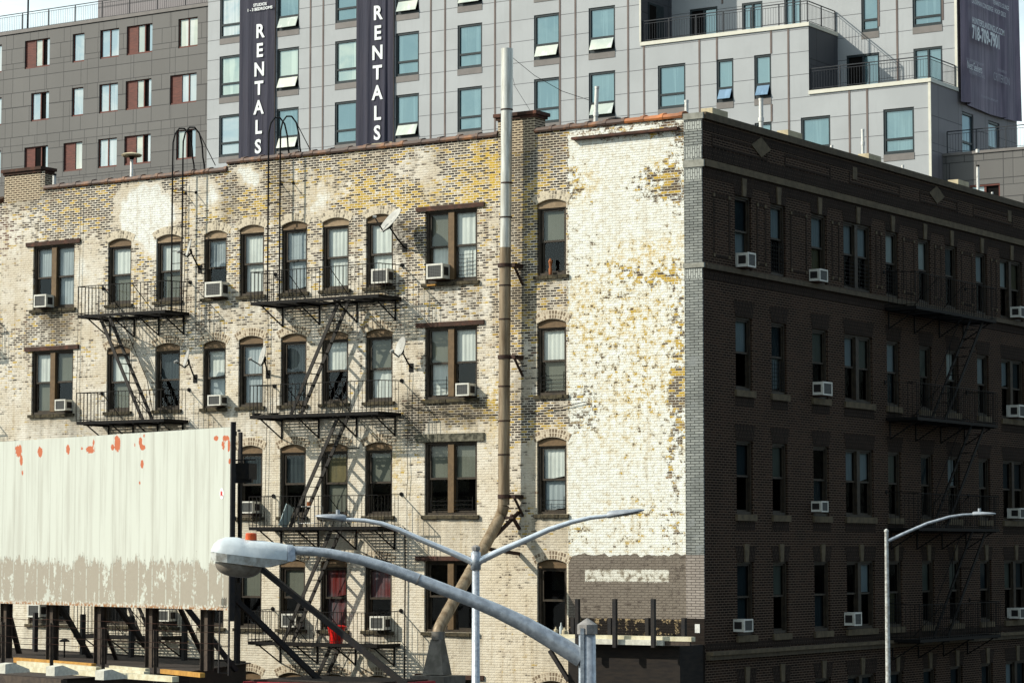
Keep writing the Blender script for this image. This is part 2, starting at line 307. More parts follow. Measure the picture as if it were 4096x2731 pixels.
MT['side_panel'] = M_panel('shade_toned_cladding', (.24, .22, .225), (.05, .05, .055), 29.9-30*1.55, 1.55, off=0., wid=2.6)  # darker copy of the pale cladding, side shade put into its colour
MT['terr_side'] = M_panel('shade_toned_terrace_cladding', (.07, .075, .085), (.02, .02, .025), 29.9-30*1.55, 1.55, off=0., wid=2.6)  # darker still: the shade on the terrace walls is in the colour
MT['track'] = M_noise('brown_joint_track', (.17, .135, .12), (.12, .095, .085), 5, .7, 0, (1, 1, .2))
MT['tsill'] = M_noise('taupe_metal_sill', (.19, .175, .165), (.16, .15, .14), 2, .6)
MT['coping'] = M_noise('cream_metal_coping', (.66, .65, .56), (.60, .59, .5), 2, .5)
MT['alub'] = M_noise('dark_teal_aluminium', (.012, .022, .026), (.02, .03, .034), 5, .4)
MT['redwood'] = M_noise('red_brown_boards', (.15, .045, .03), (.09, .028, .02), 3, .6, 0, (1, 1, 8))
MT['banner'] = M_noise('navy_banner', (.014, .016, .036), (.023, .023, .042), 1.2, .65, 0, (4, 4, .2), bd=.05)
MT['banner2'] = M_noise('plum_grey_banner', (.26, .215, .27), (.15, .13, .175), 1.0, .6, 0, (4, 4, .25), bd=.06)
MT['ink'] = M_noise('white_lettering', (.80, .84, .84), (.76, .80, .80), 2, .6)
MT['inkdim'] = M_noise('dim_lettering', (.40, .40, .44), (.32, .32, .36), 2, .6)
MT['rail'] = M_noise('black_rail_paint', (.010, .014, .02), (.016, .02, .028), 4, .5)
MT['bb'] = M_billboard()
MT['steel_dk'] = M_noise('blackened_steel', (.010, .010, .012), (.022, .018, .015), 6, .7, 0)
MT['steel_br'] = M_noise('rusty_brown_steel', (.075, .055, .04), (.04, .03, .024), 7, .8, 0)
MT['timber_w'] = M_noise('whitewashed_timber', (.66, .62, .46), (.50, .45, .3), 5, .8, 0, (1, 1, 1))
MT['timber_y'] = M_noise('yellow_timber', (.52, .28, .06), (.36, .18, .04), 5, .8)
MT['concrete'] = M_noise('pale_concrete', (.66, .65, .56), (.50, .49, .42), 8, .9)
MT['roofing'] = M_noise('dark_roof_felt', (.045, .032, .024), (.022, .017, .014), 3, .95)
MT['wood_dk'] = M_noise('blackened_boards', (.012, .010, .009), (.022, .017, .013), 3, .9, 0, (1, 1, 5))
MT['dark'] = M_noise('dark_room', (.010, .010, .010), (.014, .013, .012), 1, 1., bd=0, spec=0)  # near-black stand-in for unlit rooms and open window gaps
MT['asphalt'] = M_noise('asphalt', (.05, .05, .05), (.035, .035, .036), 2, .9)
MT['pave'] = M_noise('pavement', (.22, .21, .2), (.16, .155, .15), 1.5, .9)
MT['redmetal'] = M_noise('red_painted_metal', (.40, .035, .05), (.25, .02, .03), 3, .45)
MT['redcloth'] = M_noise('bright_red_plastic', (.75, .02, .015), (.55, .012, .01), 5, .4)
MT['bluewhite'] = M_noise('pale_blue_plastic', (.42, .58, .6), (.5, .62, .62), 4, .5)
MT['terra'] = M_noise('terracotta_pot', (.35, .12, .04), (.24, .08, .03), 5, .8)
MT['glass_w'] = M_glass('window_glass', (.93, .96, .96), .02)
MT['glass_r'] = M_glass('shade_tinted_window_glass', (.55, .60, .61), -.03)  # tint darkened so curtains look dim: shade is put into the glass
MT['bg1'] = M_coated('teal_coated_glass', (.06, .12, .14), (.105, .175, .185), .27)
MT['bg2'] = M_coated('pale_coated_glass', (.26, .34, .31), (.42, .48, .40), .25)
MT['bg3'] = M_coated('sky_painted_glass', (.30, .39, .44), (.50, .54, .53), .2)
MT['bgb'] = M_coated('blue_tilted_glass', (.10, .17, .26), (.16, .25, .36), .12)
MT['bgw'] = M_coated('bright_sky_painted_glass', (.42, .47, .42), (.62, .64, .54), .12)  # pale colour imitates bright sky mirrored in the panes
MT['c_w'] = M_fabric('white_curtain', (.82, .84, .77))
MT['c_s'] = M_fabric('grey_green_shade', (.20, .205, .165), (.165, .17, .135))
MT['c_b'] = M_fabric('pale_blue_curtain', (.46, .51, .51), (.36, .40, .41))
MT['c_k'] = M_fabric('dark_blue_curtain', (.055, .07, .075), (.035, .045, .05))
MT['c_y'] = M_fabric('yellow_grey_shade', (.22, .18, .09), (.12, .115, .075))
MT['c_r'] = M_fabric('red_and_grey_curtain', (.19, .022, .018), (.15, .14, .15))
def M_grille():
    n = NT('ac_grille'); g = n.sep(n.gen()); f = n.math('FRACT', n.math('MULTIPLY', g[2], 26.)); h = n.math('FRACT', n.math('MULTIPLY', g[0], 15.))
    k = n.math('MAXIMUM', n.math('LESS_THAN', f, .4), n.math('LESS_THAN', h, .14))
    return n.fin(n.mix(k, (.018, .02, .02), (.085, .09, .085)), .6)
MT['acg'] = M_grille()

# ------------------------------------------------------------------ mesh helpers
FL = lambda u, d, z: (u, -d, z)
FR = lambda u, d, z: (d, u, z)
FI = lambda u, d, z: (u, d, z)
def FP(Y): return lambda u, d, z: (u, Y-d, z)
def FX(X): return lambda u, d, z: (X+d, u, z)
ORG = {}
class MB:
    def __init__(s, fr=FI): s.fr = fr; s.v = []; s.f = []; s.uv = []; s.mi = []; s.k = 0; s.sm = []; s.smooth = False
    def add(s, pts, uv=None):
        if uv is None:
            a = Vector(pts[1])-Vector(pts[0]); b = Vector(pts[-1])-Vector(pts[0]); n = a.cross(b)
            if n.length < 1e-12 and len(pts) > 3: n = (Vector(pts[2])-Vector(pts[1])).cross(Vector(pts[3])-Vector(pts[2]))
            nu, nd, nzz = abs(n.x), abs(n.y), abs(n.z)
            uv = [(p[0], p[2]) for p in pts] if nd >= nu and nd >= nzz else ([(p[1], p[2]) for p in pts] if nu >= nzz else [(p[0], p[1]) for p in pts])
        i = len(s.v); s.v += [s.fr(*p) for p in pts]; s.f.append(tuple(range(i, i+len(pts)))); s.uv += uv; s.mi.append(s.k); s.sm.append(s.smooth)
    def box(s, u0, u1, d0, d1, z0, z1):
        s.add([(u0, d1, z0), (u1, d1, z0), (u1, d1, z1), (u0, d1, z1)]); s.add([(u0, d0, z0), (u0, d0, z1), (u1, d0, z1), (u1, d0, z0)])
        s.add([(u0, d0, z0), (u0, d1, z0), (u0, d1, z1), (u0, d0, z1)]); s.add([(u1, d0, z0), (u1, d0, z1), (u1, d1, z1), (u1, d1, z0)])
        s.add([(u0, d0, z1), (u0, d1, z1), (u1, d1, z1), (u1, d0, z1)]); s.add([(u0, d0, z0), (u1, d0, z0), (u1, d1, z0), (u0, d1, z0)])
        return s
    def bar(s, p, q, w, h=None, up=(0, 0, 1)):
        p, q = Vector(p), Vector(q); h = h or w; a = (q-p).normalized(); u = Vector(up)
        if abs(a.dot(u)) > .98: u = Vector((1, 0, 0))
        x = a.cross(u).normalized(); y = x.cross(a)
        c = [x*w/2*i+y*h/2*j for i, j in ((-1, -1), (1, -1), (1, 1), (-1, 1))]
        for i in range(4):
            j = (i+1) % 4; s.add([tuple(p+c[i]), tuple(p+c[j]), tuple(q+c[j]), tuple(q+c[i])])
        s.add([tuple(p+k) for k in c]); s.add([tuple(q+k) for k in reversed(c)]); return s
    def tube(s, pts, r, n=8, cap=True, ph=0., sx=1.):
        pts = [Vector(p) for p in pts]; rr = r if isinstance(r, (list, tuple)) else [r]*len(pts); rings = []; pu = None
        for i, p in enumerate(pts):
            a = (pts[min(i+1, len(pts)-1)]-pts[max(i-1, 0)]).normalized()
            if pu is None: pu = Vector((0, 0, 1)) if abs(a.z) < .9 else Vector((1, 0, 0))
            x = a.cross(pu).normalized(); y = x.cross(a).normalized(); pu = y
            rings.append([p+(x*math.cos(ph+t*2*math.pi/n)*sx+y*math.sin(ph+t*2*math.pi/n))*rr[i] for t in range(n)])
        l = 0.; old = s.smooth; s.smooth = n > 6
        for i in range(len(rings)-1):
            dl = (pts[i+1]-pts[i]).length
            for t in range(n):
                k = (t+1) % n; s.add([tuple(rings[i][t]), tuple(rings[i][k]), tuple(rings[i+1][k]), tuple(rings[i+1][t])],
                                     [(t/n, l), ((t+1)/n, l), ((t+1)/n, l+dl), (t/n, l+dl)])
            l += dl
        s.smooth = False
        if cap: s.add([tuple(p) for p in reversed(rings[0])]); s.add([tuple(p) for p in rings[-1]])
        s.smooth = old; return s
    def build(s, name, mat, parent=None, org=None, weld=True):
        me = bpy.data.meshes.new(name)
        o0 = Vector(org) if org else (ORG.get(parent.name, Vector()) if parent else Vector())
        me.from_pydata([tuple(Vector(p)-o0) for p in s.v], [], s.f)
        ul = me.uv_layers.new(name='UVMap')
        for i, w in enumerate(s.uv): ul.data[i].uv = w
        me.polygons.foreach_set('material_index', s.mi); me.polygons.foreach_set('use_smooth', s.sm)
        for m in (mat if isinstance(mat, (list, tuple)) else [mat]): me.materials.append(MT[m] if isinstance(m, str) else m)
        if weld:
            b = bmesh.new(); b.from_mesh(me); bmesh.ops.remove_doubles(b, verts=b.verts, dist=1e-5)
            bmesh.ops.recalc_face_normals(b, faces=b.faces)
            for e in b.edges:
                if len(e.link_faces) != 2 or e.calc_face_angle(0) > .7: e.smooth = False
            b.to_mesh(me); b.free()
        o = bpy.data.objects.new(name, me); COL.objects.link(o)
        if parent: o.parent = parent
        elif org: o.location = org
        ORG[o.name] = o0; return o
def tag(o, label, cat, group=None, kind=None):
    if label: o['label'] = label
    if cat: o['category'] = cat
    if group: o['group'] = group
    if kind: o['kind'] = kind
    return o
def thing(name, loc, label, cat, group=None):
    o = bpy.data.objects.new(name, None); COL.objects.link(o); o.location = loc; o.empty_display_size = .2; ORG[o.name] = Vector(loc)
    return tag(o, label, cat, group)
def copy_tree(o, parent=None):
    c = o.copy(); COL.objects.link(c)
    if parent: c.parent = parent
    for ch in [k for k in bpy.data.objects if k.parent == o]: copy_tree(ch, c)
    return c
def struct(o): o['kind'] = 'structure'; return o

# ------------------------------------------------------------------ the light wall, its masks
BLOBS = [  # cx, cy, rx, ry, channel(w,y,g,r,k), amount   in 2352-wide photo units
 (332, 490, 64, 66, 'w', 1.15), (300, 520, 30, 30, 'w', .1), (352, 565, 26, 30, 'w', .5), (466, 430, 26, 60, 'w', .5), (492, 450, 16, 50, 'w', .45), (440, 470, 14, 70, 'w', .25), (370, 440, 20, 30, 'w', .1),
 (578, 402, 28, 28, 'w', 1.), (718, 430, 60, 60, 'w', .32), (740, 470, 20, 50, 'w', .4), (800, 400, 18, 60, 'w', .3), (955, 375, 60, 32, 'w', .45), (990, 420, 30, 30, 'w', .3),
 (60, 470, 40, 90, 'w', .3), (40, 640, 70, 90, 'w', .35), (150, 620, 40, 60, 'w', .25), (200, 640, 24, 120, 'w', .35), (60, 440, 60, 40, 'g', .35), (20, 560, 30, 60, 'r', .6),
 (200, 460, 130, 60, 'w', -.18), (700, 380, 140, 40, 'w', -.1), (640, 430, 30, 70, 'g', .35), (520, 470, 20, 60, 'g', .35), (545, 580, 25, 110, 'w', -.05),
 (1110, 405, 48, 55, 'y', 1.), (1130, 360, 30, 60, 'y', .7), (870, 445, 90, 35, 'y', .75), (1010, 455, 110, 30, 'y', .7), (590, 470, 60, 30, 'y', .6), (480, 495, 55, 18, 'y', .75),
 (780, 440, 70, 60, 'y', .28), (650, 400, 90, 50, 'y', .25), (165, 495, 20, 30, 'y', .5), (165, 415, 20, 15, 'y', .7), (1090, 345, 60, 30, 'y', .4), (1110, 400, 60, 70, 'w', -.1),
 (925, 540, 40, 45, 'k', .75), (955, 530, 30, 60, 'w', -.3), (960, 640, 40, 60, 'w', -.12), (940, 470, 60, 30, 'w', -.1),
 (1240, 350, 50, 60, 'g', .35), (1240, 430, 60, 45, 'y', .5), (1205, 620, 26, 200, 'w', -.25), (1215, 560, 32, 120, 'y', .42), (1250, 690, 55, 40, 'w', -.2), (1225, 745, 60, 40, 'y', .45), (1200, 700, 30, 50, 'g', .4),
 (1190, 960, 40, 60, 'w', -.35), (1240, 955, 60, 45, 'w', -.5), (1205, 900, 20, 50, 'g', .3), (1240, 990, 50, 30, 'y', .3), (1190, 480, 20, 220, 'g', .4),
 (1040, 945, 105, 30, 'w', -.62), (1060, 950, 80, 25, 'g', .55), (950, 960, 26, 60, 'w', -.5), (945, 960, 26, 60, 'g', .55), (1130, 960, 22, 70, 'y', .75), (1060, 975, 22, 30, 'y', .5), (1110, 600, 30, 200, 'w', -.06),
 (915, 1085, 16, 50, 'y', .9), (930, 1090, 30, 50, 'y', .4), (1130, 900, 20, 60, 'y', .5), (955, 1040, 30, 90, 'w', -.2),
 (1150, 1300, 60, 60, 'w', -.06), (1190, 1200, 35, 80, 'w', -.26), (1230, 1240, 60, 90, 'g', .12), (1140, 1100, 40, 200, 'w', -.05),
 (310, 790, 150, 60, 'w', .12), (130, 735, 30, 50, 'g', .6), (110, 740, 60, 60, 'w', -.18), (120, 860, 30, 60, 'w', 0), (200, 1000, 60, 40, 'g', .25), (60, 760, 70, 60, 'w', -.1),
 # panel (the big white painted strip beside the pilaster)
 (1440, 295, 140, 22, 'r', .8), (1440, 290, 140, 24, 'w', -.42), (1545, 300, 40, 30, 'w', -.3), (1555, 380, 22, 60, 'w', -.35), (1320, 420, 22, 36, 'w', -.36), (1345, 415, 40, 30, 'y', .8), (1320, 450, 30, 30, 'y', .6),
 (1450, 330, 110, 50, 'w', .2), (1400, 400, 50, 40, 'w', .25), (1430, 500, 90, 45, 'w', .22), (1530, 410, 44, 40, 'y', .9), (1510, 430, 60, 34, 'w', -.34), (1548, 455, 24, 40, 'w', -.3), (1505, 400, 30, 20, 'w', -.15),
 (1520, 570, 60, 30, 'y', .7), (1480, 590, 110, 50, 'y', .45), (1530, 630, 44, 24, 'y', 1.1), (1530, 632, 44, 22, 'w', -.36), (1450, 620, 30, 18, 'w', -.3), (1450, 605, 50, 40, 'y', .5), (1420, 640, 110, 40, 'w', -.12),
 (1400, 700, 100, 90, 'y', .55), (1340, 720, 40, 100, 'y', .6), (1500, 740, 80, 90, 'y', .5), (1440, 790, 130, 120, 'w', -.14), (1440, 830, 130, 120, 'y', .42), (1480, 900, 90, 60, 'y', .55), (1500, 950, 70, 70, 'w', -.1),
 (1560, 760, 20, 160, 'w', -.25), (1558, 940, 22, 90, 'w', -.42), (1558, 1000, 22, 60, 'y', .4), (1340, 950, 40, 60, 'w', -.3), (1430, 1010, 80, 60, 'y', .4), (1555, 1080, 20, 60, 'w', -.3),
 (1360, 1110, 80, 90, 'w', .15), (1450, 1170, 60, 30, 'y', .6), (1450, 1170, 60, 26, 'w', -.16), (1330, 1215, 26, 18, 'y', .8), (1330, 1218, 22, 16, 'w', -.3), (1450, 1230, 40, 20, 'y', .6), (1450, 1230, 40, 20, 'w', -.16), (1545, 1200, 30, 50, 'w', -.2),
]
def masks(x, z):
    dx, dy = prj(x, 0, z)
    zz = [(21.5, .08), (20.2, .12), (19.0, .22), (18.2, .34), (16.6, .46), (15.2, .56), (13.6, .64), (12, .76), (8, .84), (4, .86)]
    w = zz[-1][1]
    for (a, wa), (b, wb) in zip(zz, zz[1:]):
        if a >= z >= b: w = wb+(wa-wb)*(z-b)/(a-b)
    if x > -4.07: w = .79 if z > 8 else .9
    elif x > -6.3: w -= .1
    if x < -9 and z < 15: w += .04
    v = {'w': w, 'y': 0., 'g': .1, 'r': 0., 'k': 0.}
    jx = dx+14*mnoise.noise((x*.8, z*.8, 1.))+16*mnoise.noise((x*2.9, z*2.9, 3.)); jy = dy+14*mnoise.noise((x*.8, z*.8, 5.))+22*mnoise.noise((x*3.4, z*1.6, 8.))
    for cx, cy, rx, ry, c, a in BLOBS:
        if (cx < 1300) != (x < -4.07): continue
        q = ((jx-cx)/rx)**2+((jy-cy)/ry)**2
        if q < 1.7: v[c] += a*(1-min(1, max(0, (q-.45)/1.25)))
    if x < -4.07:
        for (a, c, e, f, ar) in holesL:
            if a-.15 < x < c+.15 and 0 < e-z < 1.5: v['g'] += .55*(1-(e-z)/1.5)*(.5+mnoise.noise((x*6, z*.6, 2.)))
        if z > 19.6: v['g'] += .35*(z-19.6)*(.4+mnoise.noise((x*3, 0, 4.)))
    return v
holesL = []
# windows of the light wall --------------------------------------------------
ZT = [18.81, 15.62, 12.49, 9.28, 6.11]; ZB = [16.78, 13.60, 10.46, 7.32, 4.2]
ARCH = [(-20.19, -19.27), (-18.31, -17.36), (-16.5, -15.65), (-15.18, -14.28), (-13.65, -12.73), (-12.2, -11.27), (-10.68, -9.75), (-5.04, -4.12)]
DBL = [(-23.2, -21.52), (-8.67, -6.95)]
FARL = [(-25.9, -24.9), (-28.2, -27.2)]
RCOL = [(1.73, 2.66), (3.75, 4.62), (6.17, 7.13), (8.19, 10.0), (10.98, 11.87), (13.26, 14.14), (15.22, 16.13), (17.57, 18.46), (19.5, 21.35), (23.2, 24.1)]
RZT = [18.80, 15.6, 12.37, 9.22, 6.05]; RZB = [16.87, 13.68, 10.45, 7.32, 4.2]
RISE = .11
def arc(u0, u1, zc, n=8):
    m = (u0+u1)/2; h = (u1-u0)/2; return [(m-h+2*h*i/n, zc-RISE*(1-(1-((2*i/n)-1)**2))) for i in range(n+1)]
def cut_wall(fr, ua, ub, za, zb, holes, step, dep=.16, arches=True, steps=None):
    """a brick wall on plane d=0 with real openings and reveals; steps = parapet heights per u range"""
    us = {ua, ub}; zs = {za, zb}
    for h in holes: us |= {h[0], h[1]}; zs |= {h[2], h[3]}
    for q in (steps or []): us |= {q[0], q[1]}; zs |= {q[2]}
    def fill(s, st):
        s = sorted(s); o = []
        for a, b in zip(s, s[1:]):
            n = max(1, int(math.ceil((b-a)/st))); o += [a+(b-a)*i/n for i in range(n)]
        return o+[s[-1]]
    U = fill(us, step); Z = fill(zs, step); b = MB(fr)
    for i in range(len(U)-1):
        um = (U[i]+U[i+1])/2; top = zb
        for q in (steps or []):
            if q[0] < um < q[1]: top = q[2]
        hh = [h for h in holes if h[0] < um < h[1]]
        for j in range(len(Z)-1):
            zm = (Z[j]+Z[j+1])/2
            if zm > top or any(h[2] < zm < h[3] for h in hh): continue
            b.add([(U[i], 0, Z[j]), (U[i+1], 0, Z[j]), (U[i+1], 0, Z[j+1]), (U[i], 0, Z[j+1])])
    for (u0, u1, z0, z1, ar) in holes:
        b.add([(u0, 0, z0), (u0, -dep, z0), (u0, -dep, z1), (u0, 0, z1)], [(u0, z0), (u0-dep, z0), (u0-dep, z1), (u0, z1)])
        b.add([(u1, 0, z0), (u1, -dep, z0), (u1, -dep, z1), (u1, 0, z1)], [(u1, z0), (u1+dep, z0), (u1+dep, z1), (u1, z1)])
        b.add([(u0, 0, z0), (u1, 0, z0), (u1, -dep, z0), (u0, -dep, z0)])
        if ar:
            A = arc(u0, u1, z1)
            for p, q in zip(A, A[1:]):
                b.add([(p[0], 0, p[1]), (q[0], 0, q[1]), (q[0], 0, z1), (p[0], 0, z1)] if max(p[1], q[1]) < z1-1e-4 or True else [])
                b.add([(p[0], 0, p[1]), (q[0], 0, q[1]), (q[0], -dep, q[1]), (p[0], -dep, p[1])])
        else: b.add([(u0, 0, z1), (u1, 0, z1), (u1, -dep, z1), (u0, -dep, z1)])
    return b
ROOT = thing('apartment_building', (0, 0, 0), 'old brick apartment building with peeling painted side wall and dark brown front', 'building')
PTL = [(-32, -25.0, 20.43), (-25.0, -24.45, 20.15), (-24.45, -22.77, 21.0), (-22.77, -15.64, 20.43), (-15.64, -6.28, 20.64), (-6.28, -5.1, 21.05), (-5.1, -.53, 20.64)]
for r in range(5):
    for c in ARCH: holesL.append((c[0], c[1], ZB[r], ZT[r]-(.07 if c[0] < -16 else 0), True))
    for c in DBL: holesL.append((c[0], c[1], ZB[r], ZT[r]-(.1 if c[0] < -16 else .05), False))
    for c in FARL: holesL.append((c[0], c[1], ZB[r], ZT[r]-.07, True))
b = cut_wall(FL, -32, -.53, 0, 21.05, holesL, .13, steps=PTL)
wallL = b.build('side_wall', 'wall', ROOT, weld=False)
me = wallL.data
at1 = me.attributes.new('m1', 'FLOAT_VECTOR', 'POINT'); at2 = me.attributes.new('m2', 'FLOAT_VECTOR', 'POINT')
cache = {}; v1 = []; v2 = []
for v in me.vertices:
    k = (round(v.co.x, 3), round(v.co.z, 3))
    if k not in cache: cache[k] = masks(v.co.x, v.co.z)
    m = cache[k]; v1 += [m['w'], m['y'], m['g']]; v2 += [m['r'], m['k'], 0]
at1.data.foreach_set('vector', v1); at2.data.foreach_set('vector', v2)
wallL['label'] = 'whitewashed weathered brick side wall'
holesR = [(c[0], c[1], RZB[r], RZT[r], False) for r in range(5) for c in RCOL]
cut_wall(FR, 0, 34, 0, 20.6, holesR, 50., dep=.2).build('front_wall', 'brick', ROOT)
# rest of the shell
b = MB(); b.box(-32, -.25, .9, 1.0, 0, 20); b.box(-1.0, -.9, 1.0, 33.8, 0, 20); b.build('dark_backing', 'dark', ROOT)  # black sheets put in for the darkness of the rooms behind the windows
b = MB(); b.box(-32, -.3, .3, 33.7, 19.7, 19.85); b.build('roof', 'roofing', ROOT)
b = MB(); b.box(-32, -31.7, .01, 33.7, 0, 20.2); b.box(-31.7, -.3, 33.7, 34, 0, 20.3); b.build('back_wall', 'brick', ROOT)
b = MB(FL); b.box(-32, -.55, -.32, -.30, 19.8, 20.4); b.build('parapet_back', 'brick', ROOT)
b = MB(); b.box(-.34, -.30, .35, 33.6, 19.8, 20.55); b.build('parapet_back', 'brick', ROOT)
# corner pilaster in three paints
zp1, zp2 = L(2780, 2218)[1], L(2780, 2472)[1]
b = MB(FL); b.box(-.53, 0, 0, .035, zp1, 20.62); b.build('pilaster', 'pil', ROOT)['label'] = 'grey painted corner pilaster'
b = MB(FL); b.box(-.53, 0, 0, .035, zp2, zp1); b.build('pilaster', 'piltaupe', ROOT)['label'] = 'taupe painted foot of corner pilaster'
b = MB(FL); b.box(-.53, 0, 0, .035, 0, zp2); b.build('pilaster', 'pildark', ROOT)['label'] = 'blackened base of corner pilaster'
for q in ((-.55, .06, .0, .055, 19.32, 19.5), (-.55, .06, 0, .075, 16.72, 16.84), (-.54, .05, 0, .06, 20.56, 20.72)): MB(FL).box(*q).build('pilaster_band', 'pilstone', ROOT)
for z0, z1 in ((20.3, 20.5), (19.55, 19.85), (19.0, 19.28), (16.45, 16.7)): MB(FL).box(-.5, -.01, .02, .043, z0, z1).build('pilaster_soldier_course', 'pilsol', ROOT)
# front wall trim
def strip(name, mat, y0, y1, d, z0, z1, dd=-.02):
    return MB(FR).box(y0, y1, dd, d, z0, z1).build(name, mat, ROOT)
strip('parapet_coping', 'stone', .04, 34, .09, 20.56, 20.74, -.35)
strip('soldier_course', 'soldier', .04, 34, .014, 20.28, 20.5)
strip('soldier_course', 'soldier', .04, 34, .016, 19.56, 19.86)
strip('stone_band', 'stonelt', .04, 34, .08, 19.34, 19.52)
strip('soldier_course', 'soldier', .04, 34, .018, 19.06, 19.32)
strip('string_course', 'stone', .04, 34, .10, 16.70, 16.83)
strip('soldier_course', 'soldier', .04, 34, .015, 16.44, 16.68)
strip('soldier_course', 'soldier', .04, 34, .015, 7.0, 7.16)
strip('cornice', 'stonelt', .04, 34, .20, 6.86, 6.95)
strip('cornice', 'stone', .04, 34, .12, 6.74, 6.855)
for px, py in ((3042, 590), (3745, 780)):
    y, z = R(px, py); h = .27
    bb = MB(FR); pts = [(y, .03, z-h), (y+.56, .03, z), (y, .03, z+h), (y-.56, .03, z)]
    bb.add(pts)
    for i in range(4):
        p, q = pts[i], pts[(i+1) % 4]; bb.add([p, q, (q[0], -.02, q[2]), (p[0], -.02, p[2])])
    bb.build('diamond_ornament', 'stonelt', ROOT)
for px, py, w, h in ((3418, 694, .28, .36), (4037, 865, .28, .36)):
    y, z = R(px, py); MB(FR).box(y-w/2, y+w/2, -.02, .02, z-h/2, z+h/2).build('stone_inset', 'stonelt', ROOT)
# raised header frames between the top-floor windows and along the parapet
b = MB(FR)
def fram(y0, y1, z0, z1, w=.07, d=.012):
    b.box(y0, y1, 0, d, z1-w, z1); b.box(y0, y1, 0, d, z0, z0+w); b.box(y0, y0+w, 0, d, z0+w, z1-w); b.box(y1-w, y1, 0, d, z0+w, z1-w)
for (y0, y1), nx in zip([(0., 0.)]+RCOL, RCOL+[(25, 26)]):
    a, c = max(y1, .25)+.28, nx[0]-.28
    if c-a > .35: fram(a, c, 17.05, 18.7)
for y0, y1 in ((.5, 3.6), (4.6, 7.4), (8.6, 12.0), (13.4, 16.2), (17.4, 20.6), (21.6, 24.6)): fram(y0, y1, 19.9, 20.24, .06, .012)
b.build('brick_frame', 'soldier', ROOT)
for (y0, y1), nx in zip([(0., 0.)]+RCOL, RCOL+[(25, 26)]):
    a, c = max(y1, .25)+.28, nx[0]-.28
    if c-a > .35:
        for y in (a, c-.09):
            for z in (17.05, 18.61): MB(FR).box(y, y+.09, 0, .03, z, z+.09).build('stone_corner_block', 'stonelt', ROOT)
# iron ledge near the top of the painted panel
x0, z0 = L(2297, 560); x1, z1 = L(2719, 518)
MB(FL).box(x0, x1, -.02, .16, z0-.02, z0+.05).build('rusty_ledge', 'lintel', ROOT)

# ------------------------------------------------------------------ windows
def sash(fr, u0, u1, z0, z1, d, w=.05):
    b = MB(fr)
    b.box(u0, u1, d-.03, d, z0, z0+w); b.box(u0, u1, d-.03, d, z1-w, z1)
    b.box(u0, u0+w, d-.03, d, z0+w, z1-w); b.box(u1-w, u1, d-.03, d, z0+w, z1-w); return b
def curtain(fr, u0, u1, z0, z1, d, code, parent):
    b = MB(fr); n = 22; ph = random.random()*6; amp = .0 if code in 'sy' else .006; k = random.uniform(4, 7)
    sag = random.choice([0, 0, .06, .12]) if code in 'wbr' else 0
    P = []
    for i in range(n+1):
        t = i/n; u = u0+(u1-u0)*t; P.append((u, d+amp*math.sin(ph+t*k*6.28)+amp*.5*math.sin(t*17+ph), z0+sag*t*(1 if ph > 3 else .2)))
    for p, q in zip(P, P[1:]):
        b.add([(p[0], p[1], p[2]), (q[0], q[1], q[2]), (q[0], q[1], z1), (p[0], p[1], z1)], [(p[0], p[2]), (q[0], q[2]), (q[0], z1), (p[0], z1)])
    b.smooth = True
    return b.build('curtain', 'c_'+code, parent)
